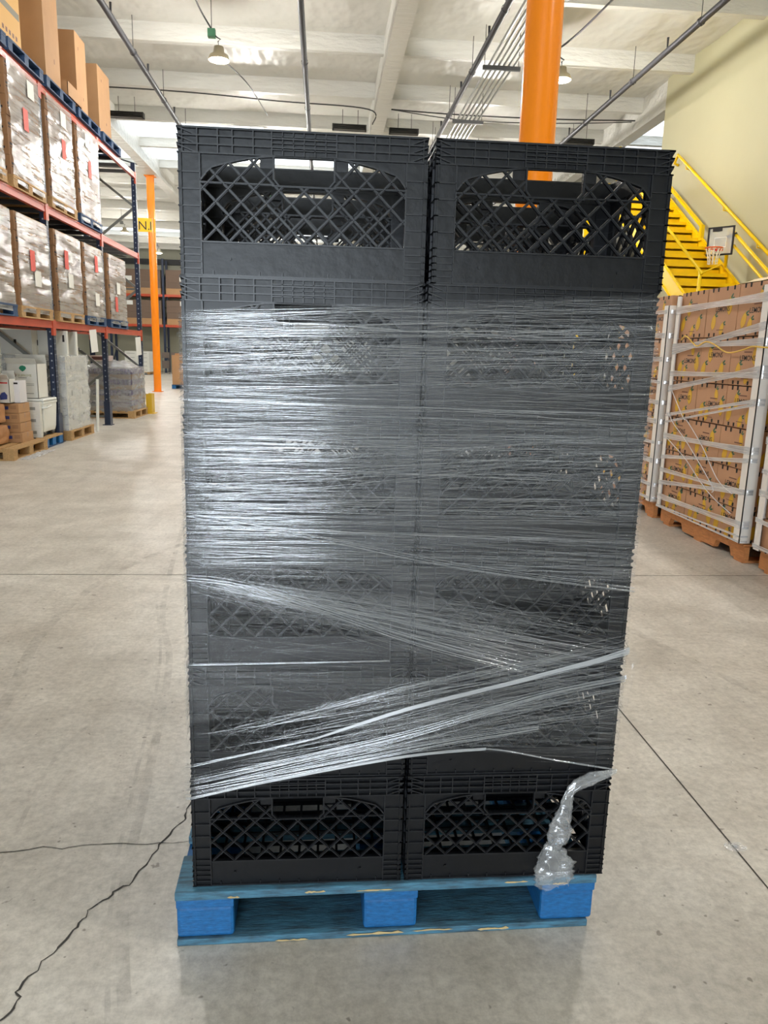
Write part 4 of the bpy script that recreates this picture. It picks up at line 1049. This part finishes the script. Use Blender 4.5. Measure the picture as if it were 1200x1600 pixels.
def straps(lst, x, lab, y_near, y_far, deep, diag=()):
    t = thing('stretch_wrap', lab, 'stretch wrap', group='bands of film on lemon stacks')
    for (a, b, w) in lst:
        (ya, za), (yb, zb) = a, b
        sl = (zb-za)/(yb-ya); za2 = za+sl*(y_far-ya); zb2 = za+sl*(y_near-ya)
        m = MB(); n = 16; hw = w*.0062/2
        def rib(u, v):
            # far end -> along aisle face -> round the near corner
            L1 = y_far-y_near; s = u*(L1+deep); z = za2+(zb2-za2)*min(1, s/L1)
            tw = hw*(1-.35*math.sin(math.pi*min(1, s/L1)))
            zz = z+(2*v-1)*tw
            if s <= L1: return (x-.004*math.sin(math.pi*s/L1)+.002*noise.noise(Vector((s*5, zz*40, w))), y_far-s, zz)
            return (x+(s-L1), y_near-.002, zz)
        m.grid(rib, 40, 4); m.build('film_band', STM, t, True)
        e = MB()
        for v in (.0, 1., .35): e.tube([rib(u/30, v) for u in range(31)], .0017 if v != .35 else .001, 4, caps=False)
        e.build('band_edge', STW, t, True)
    for d in diag:
        MB().tube(smooth([(x-.004, y, z) for y, z in d], 6), .0035, 5).build('film_cord', STW, t, True)
ST = [((6.04, 1.79), (4.97, 1.81), 10), ((6.07, 1.47), (4.98, 1.61), 9), ((6.08, 1.5), (4.98, 1.52), 8), ((6.1, 1.28), (5.52, 1.29), 7), ((6.11, 1.16), (4.99, 1.32), 8), ((6.11, 0.94), (4.99, 1.11), 4), ((6.12, 0.88), (5.0, 1.08), 3), ((6.12, 0.76), (4.98, 0.79), 8), ((6.14, 0.58), (4.99, 0.71), 5), ((6.13, 0.47), (5.0, 0.5), 6), ((6.13, 0.36), (4.99, 0.49), 6), ((6.12, 0.24), (5.0, 0.27), 8), ((6.09, 0.16), (4.99, 0.19), 2), ((6.09, 0.15), (4.99, 0.155), 2)]
DG = [[(6.1, .96), (6.0, 0.88), (5.73, 0.75), (5.4, 0.56), (5.25, 0.46), (5.26, 0.43)], [(6.08, 1.14), (5.84, 0.94), (5.75, 0.91), (5.47, 0.74), (5.21, 0.54), (4.99, 0.47)], [(6.1, 0.75), (5.73, 0.62), (5.47, 0.49), (5.25, 0.4), (4.98, 0.33)]]
straps(ST, LX-.031, 'clear film bands and cords strapping the lemon stack with the yellow cord', 4.836, 6.165, .06, DG)
S2 = [((0, z+R(-.02, .02)), (1.2, z+R(-.03, .03)), w) for z, w in ((.2, 4), (.33, 5), (.52, 7), (.66, 4), (.86, 7), (1.05, 6), (1.2, 4), (1.4, 6), (1.6, 7), (1.78, 5))]
straps([((a[0]+3.5, a[1]), (b[0]+3.5, b[1]), w) for a, b, w in S2], LX-.011, 'clear film bands strapping the lemon stack nearest the camera', 3.35, 4.705, .5)
straps([((a[0]+6.7, a[1]), (b[0]+6.7, b[1]), w) for a, b, w in S2], LX-.031, 'clear film bands strapping the lemon stack half hidden behind the crates', 6.306, 7.66, .95)
yc = [(6.0, 1.55), (5.93, 1.58), (5.79, 1.52), (5.72, 1.5), (5.6, 1.53), (5.47, 1.51), (5.32, 1.46), (5.22, 1.45), (5.06, 1.47), (4.96, 1.49), (4.84, 1.485)]
o = MB().tube(smooth([(LX-.038, y, z) for y, z in yc]+[(LX+.1, 4.825, 1.48), (LX+.5, 4.825, 1.46)], 6), .0052, 8).build('yellow_cord', YCORD, smooth=True)
tag(o, 'thin yellow cord slung round the upper lemon boxes', 'cord')
bs = MB().grid(lambda u, v: (.9*u, 1.0*v, (.10*math.sin(math.pi*v)**.6*math.sin(math.pi*min(1, u*.9+.1))+.05*noise.noise(Vector((u*4, v*5, 6))))*min(1, 10*u+.1)*min(1, 12*v, 12*(1-v))+.003), 24, 30)
tag(bs.build('plastic_sheet', BALE, loc=(LX+.05, 4.42, 1.932), smooth=True), 'crumpled pale sheet heaped on top of the lemon boxes', 'plastic sheet')

# ------------------------------------------------------------------ yellow stairs on the cream wall
SL = .64
st = thing('steel_stairs', 'yellow steel stairs with plate treads climbing along the cream wall', 'stairs', (0, 0, 0))
XA, XB = 5.58, 6.62
def zl(y, off): return off+SL*y
def sbar(x, ya, yb, off, w, h, nm='stringer'):
    return MB().beam((x, ya, zl(ya, off)), (x, yb, zl(yb, off)), w, h).build(nm, YELLOW, st)
OFN = -5.10           # nosing line at the middle of the flight
for x in (XA, XB):
    sbar(x, 8.35, 15.35, OFN-.10, .012, .30)
    for dz in (.05, -.25): sbar(x, 8.35, 15.35, OFN+dz, .06, .016, 'stringer_flange')
y = 8.3; rise = .18; run = rise/SL
for i in range(24):
    yy = 8.42+run*i; z = zl(yy, OFN)
    if z > 4.75: break
    MB().box(XA+.008, XB-.008, yy-.03, yy+run+.02, z-.012, z).build('tread', YELLOW, st)
    MB().box(XA+.008, XB-.008, yy-.03, yy-.022, z-.055, z-.012).build('tread', YELLOW, st)
    MB().box(XA+.008, XB-.008, yy+run-.004, yy+run+.004, z, z+rise-.088).build('riser', YELLOW, st)
MB().box(0, 1, 0, 1, 0, 1, 0, lambda a, b, c: (XA+.008+a*(XB-XA-.016), 8.42+b*6.9, zl(8.42+b*6.9, OFN-.24)-.01*c)).build('soffit_plate', YELLOW, st)  # plate added under the flight to keep the gaps below the treads dark
lp = MB(); lp.box(5.3, 6.62, 15.1, 16.15, 4.62, 4.72); lp.build('landing', YELLOW, st)
for x, yy in ((5.4, 15.4), (5.4, 16.0), (6.9, 15.95)): MB().box(x-.05, x+.05, yy-.05, yy+.05, 0, 4.62).build('support_post', YELLOW, st)
def rail(x, ya, yb, off, r=.024, nm='handrail'): return MB().tube([(x, ya, zl(ya, off)), (x, yb, zl(yb, off))], r, 10).build(nm, YELLOW, st, True)
# side away from the wall
rail(XA, 11.15, 15.2, -4.47); MB().tube([(XA, 11.2, zl(11.2, OFN)), (XA, 11.2, zl(11.2, -4.46))], .026, 10).build('rail_post', YELLOW, st, True)
MB().tube([(XA, 14.9, zl(14.9, OFN)), (XA, 14.9, zl(14.9, -4.2))], .026, 10).build('rail_post', YELLOW, st, True)
# wall side guard below the hoop
MB().tube([(XB, 12.45, zl(12.45, OFN)), (XB, 12.45, zl(12.45, -4.44)), (XB, 12.38, zl(12.38, -4.42)), (XB, 9.0, zl(9.0, -4.44))], .028, 10).build('handrail', YELLOW, st, True)
MB().tube([(XB, 12.45, zl(12.3, -4.72)), (XB, 12.25, zl(12.25, -4.60)), (XB, 9.0, zl(9.0, -4.60))], .022, 10).build('handrail', YELLOW, st, True)
for yy in (9.1, 10.7): MB().tube([(XB, yy, zl(yy, OFN)), (XB, yy, zl(yy, -4.44))], .024, 10).build('rail_post', YELLOW, st, True)
sbar(XB, 13.4, 15.3, -4.86, .05, .05, 'handrail'); MB().box(XB-.03, XB+.03, 13.36, 13.44, zl(13.4, OFN), zl(13.4, -4.84)).build('rail_post', YELLOW, st)
MB().tube([(XA, 11.2, zl(11.2, -4.5)), (6.1, 11.6, 2.86), (XB, 12.42, 2.86)], .012, 8).build('crossbar', YELLOW, st, True)
wr = thing('wall_handrail', 'yellow round handrail bracketed high on the cream wall', 'handrail', (0, 0, 0))
MB().tube([(6.94, 15.3, 5.16), (6.87, 15.33, 5.2), (6.86, 15.2, zl(15.2, -4.40)), (6.86, 15.0, zl(15.0, -4.40)), (6.86, 9.5, zl(9.5, -4.40))], .026, 12).build('rail', YELLOW, wr, True)
for yy in (14.8, 13.2, 12.0, 10.6): MB().tube([(6.86, yy, zl(yy, -4.40)-.02), (6.87, yy, zl(yy, -4.40)-.09), (6.947, yy, zl(yy, -4.40)-.10)], .012, 8).build('bracket', YELLOW, wr, True)
# basketball hoop hooked on the stair post
hb = thing('basketball_hoop', 'small basketball hoop with clear black framed backboard hung on the yellow stair post', 'basketball hoop', (6.44, 12.36, 3.32), math.radians(-52))
ac = bpy.data.materials.new('clear_board'); ac.use_nodes = True; pb = ac.node_tree.nodes['Principled BSDF']; pb.inputs['Base Color'].default_value = (.8, .84, .86, 1); pb.inputs['Alpha'].default_value = .3; pb.inputs['Roughness'].default_value = .05
MB().box(-.2, .2, -.003, .003, -.22, .22).build('backboard', ac, hb)
m = MB(); m.box(-.215, .215, -.012, .012, .2, .225).box(-.215, .215, -.012, .012, -.225, -.2).box(-.215, -.19, -.012, .012, -.2, .2).box(.19, .215, -.012, .012, -.2, .2); m.build('frame', BLACKM, hb)
m = MB(); m.box(-.1, .1, -.0045, -.0035, .05, .062).box(-.1, -.09, -.0045, -.0035, -.1, .05).box(.09, .1, -.0045, -.0035, -.1, .05).box(-.1, .1, -.0045, -.0035, -.1, -.09); m.build('target_square', PAPER, hb)
MB().box(-.14, .02, -.014, -.012, .15, .21).build('padding', BLACKM, hb)
m = MB(); m.box(-.06, .06, -.07, -.004, -.155, -.125); m.build('rim_bracket', HOOPR, hb)
N = 24; ring = [(.13*math.cos(2*math.pi*i/N), -.20+.13*math.sin(2*math.pi*i/N), -.13) for i in range(N+1)]
MB().tube(ring, .011, 8, caps=False).build('rim', HOOPO, hb, True)
nt_ = MB(); rows = [(.13, -.13), (.105, -.2), (.085, -.27), (.075, -.33), (.075, -.38)]
for i in range(10):
    for s in (0, 1):
        pth = []
        for q, (r_, z_) in enumerate(rows):
            a = 2*math.pi*(i+(.5 if (q+s) % 2 else 0))/10; pth.append((r_*math.cos(a), -.20+r_*math.sin(a), z_))
        nt_.tube(pth, .006, 5)
nt_.build('net', NETW, hb)
MB().beam((.1, .015, .05), (.24, .05, .1), .03, .05).build('bracket', BLACKM, hb)

# ------------------------------------------------------------------ the far end of the hall
fr = thing('pallet_rack', 'far pallet rack with blue posts standing along the end wall', 'pallet rack', (0, 44, 0))
for x in (-16+1.5, -11.9, -8.95, -6.0, -3.0):
    for yy in (0, 1.0):
        MB().box(x-.06, x+.06, yy, yy+.1, 0, 6.2).build('upright', RACKB, fr)
    for q in range(5): MB().beam((x, .05, .3+1.1*q), (x, 1.05, 1.3+1.1*q) if q % 2 == 0 else (x, 1.05, .3+1.1*q-.0), .05, .05).build('diagonal_brace', RACKB, fr)
for z in (2.66, 4.3):
    for xa, xb in ((-14.4, -11.96), (-11.84, -9.01), (-8.89, -6.06), (-5.94, -3.06)):
        MB().box(xa, xb, .0, .08, z-.13, z).build('beam', RACKO, fr); MB().box(xa, xb, .95, 1.03, z-.13, z).build('beam', RACKO, fr)
        for q in range(4): MB().box(xa+(xb-xa)*(q+.5)/4-.04, xa+(xb-xa)*(q+.5)/4+.04, .08, .95, z-.06, z-.001).build('deck_bar', DARKST, fr)
DARKC = mat('shaded_brown_card', srgb(112, 92, 78), .7)  # darker brown card above the lowest layer of each far rack bay
bay = ['first', 'second', 'third']
for l, z in enumerate((2.661, 4.301)):
    for bi, xa in enumerate((-11.8, -8.86, -5.9)):
        for k in range(4):
            for c in range(2):
                h = .33; m = MB().box(0, 1.3, 0, .9, 0, h-.004, 0)
                if k in (2, 3) and (k+c+l) % 2: m.box(.75, 1.1, -.004, .001, .05, .28, 1)
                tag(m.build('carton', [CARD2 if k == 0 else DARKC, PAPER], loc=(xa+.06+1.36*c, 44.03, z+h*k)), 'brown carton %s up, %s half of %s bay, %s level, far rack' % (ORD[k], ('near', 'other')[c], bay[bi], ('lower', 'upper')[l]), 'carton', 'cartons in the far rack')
gb = thing('bulk_carton', 'tall brown bulk carton standing alone beyond the aisle on a blue pallet', 'carton', (-5.22, 26.7, .1445))
MB().box(0, .98, 0, 1.1, 0, 1.0).build('box', CARD2, gb); MB().box(.1, .98, .05, 1.05, 1.0, 1.06).build('liner', KRAFT, gb); MB().box(.38, .62, -.002, .0, .65, .98).build('red_label', HOOPR, gb)
make_pallet(1.0, 1.15, ([DBLUE], BLUEB, DBLUE), 'blue pallet under the tall brown bulk carton beyond the aisle', (-5.24, 26.66, 0), hi=False)
make_pallet(1.25, 1.1, ([WOOD], WOOD, DBLUE), 'pallet under the white boxes at the far end', (-10.2, 40., 0), hi=False)
for k in range(5):
    for c in range(2):
        m = MB().box(0, .6, 0, .9, 0, .205); m.box(.1, .5, -.002, 0, .08, .1, 1)
        tag(m.build('white_box', [WHITEC, mat('grey_ink', (0, 0, 0))], loc=(-10.19+.615*c, 40.03, .1445+.208*k)), 'white box %s up, %s column, on the far end pallet' % (ORD[k], ORD[c]), 'carton', 'white boxes at the far end')
gc = thing('grey_cabinet', 'pale grey cabinet standing behind the tall brown bulk carton', 'cabinet', (-5.1, 30.2, 0))
MB().box(0, .9, 0, .6, 0, 1.95).build('body', mat('cabinet_grey', srgb(160, 164, 176), .4), gc); MB().box(.05, .85, -.02, -.001, .1, 1.85).build('door', mat('cabinet_blue_grey', srgb(136, 142, 160), .4), gc); MB().box(.76, .8, -.05, -.021, .9, 1.1).build('handle', GALV, gc)
for i in range(2):
    m = MB(); m.box(0, .42, 0, .03, .85, 1.15); m.box(.02, .4, .03, .06, .3, .7); m.tube([(.02, .015, 0), (.02, .015, 1.)], .015, 6); m.tube([(.4, .015, 0), (.4, .015, 1.)], .015, 6)
    tag(m.build('folded_chair', mat('dark_chair', srgb(104, 92, 84), .5), loc=(-8.75+.5*i, 42.0, .002)), 'dark folded chair leaning in the row before the far rack, %s' % ORD[i], 'chair', 'dark folded chairs')

# ------------------------------------------------------------------ light and view
w = bpy.data.worlds.new('daylight'); SC.world = w; w.use_nodes = True
bg = w.node_tree.nodes['Background']; bg.inputs['Color'].default_value = (.80, .90, 1., 1); bg.inputs['Strength'].default_value = 12.5
def portal(name, loc, rot, sx, sy):
    l = bpy.data.lights.new(name, 'AREA'); l.shape = 'RECTANGLE'; l.size = sx; l.size_y = sy; l.cycles.is_portal = True
    o = bpy.data.objects.new(name, l); COL.objects.link(o); o.location = loc; o.rotation_euler = rot
portal('dock_opening', (-2.15, YF-.1, 1.55), (math.pi/2, 0, 0), 4.5, 3.1)
portal('dock_opening', (7.05, .5, 2.45), (math.pi/2, 0, math.pi/2), 5.8, 4.9)
SC.view_settings.view_transform = 'Standard'; SC.view_settings.look = 'None'; SC.view_settings.gamma = 1.; SC.view_settings.use_curve_mapping = False
SC.view_settings.exposure = 0.7
SC.cycles.max_bounces = 8; SC.cycles.diffuse_bounces = 4; SC.cycles.glossy_bounces = 3; SC.cycles.transparent_max_bounces = 24; SC.cycles.transmission_bounces = 4
SC.cycles.use_denoising = True; SC.cycles.sample_clamp_indirect = 6.
SC.cycles.caustics_reflective = False; SC.cycles.caustics_refractive = False
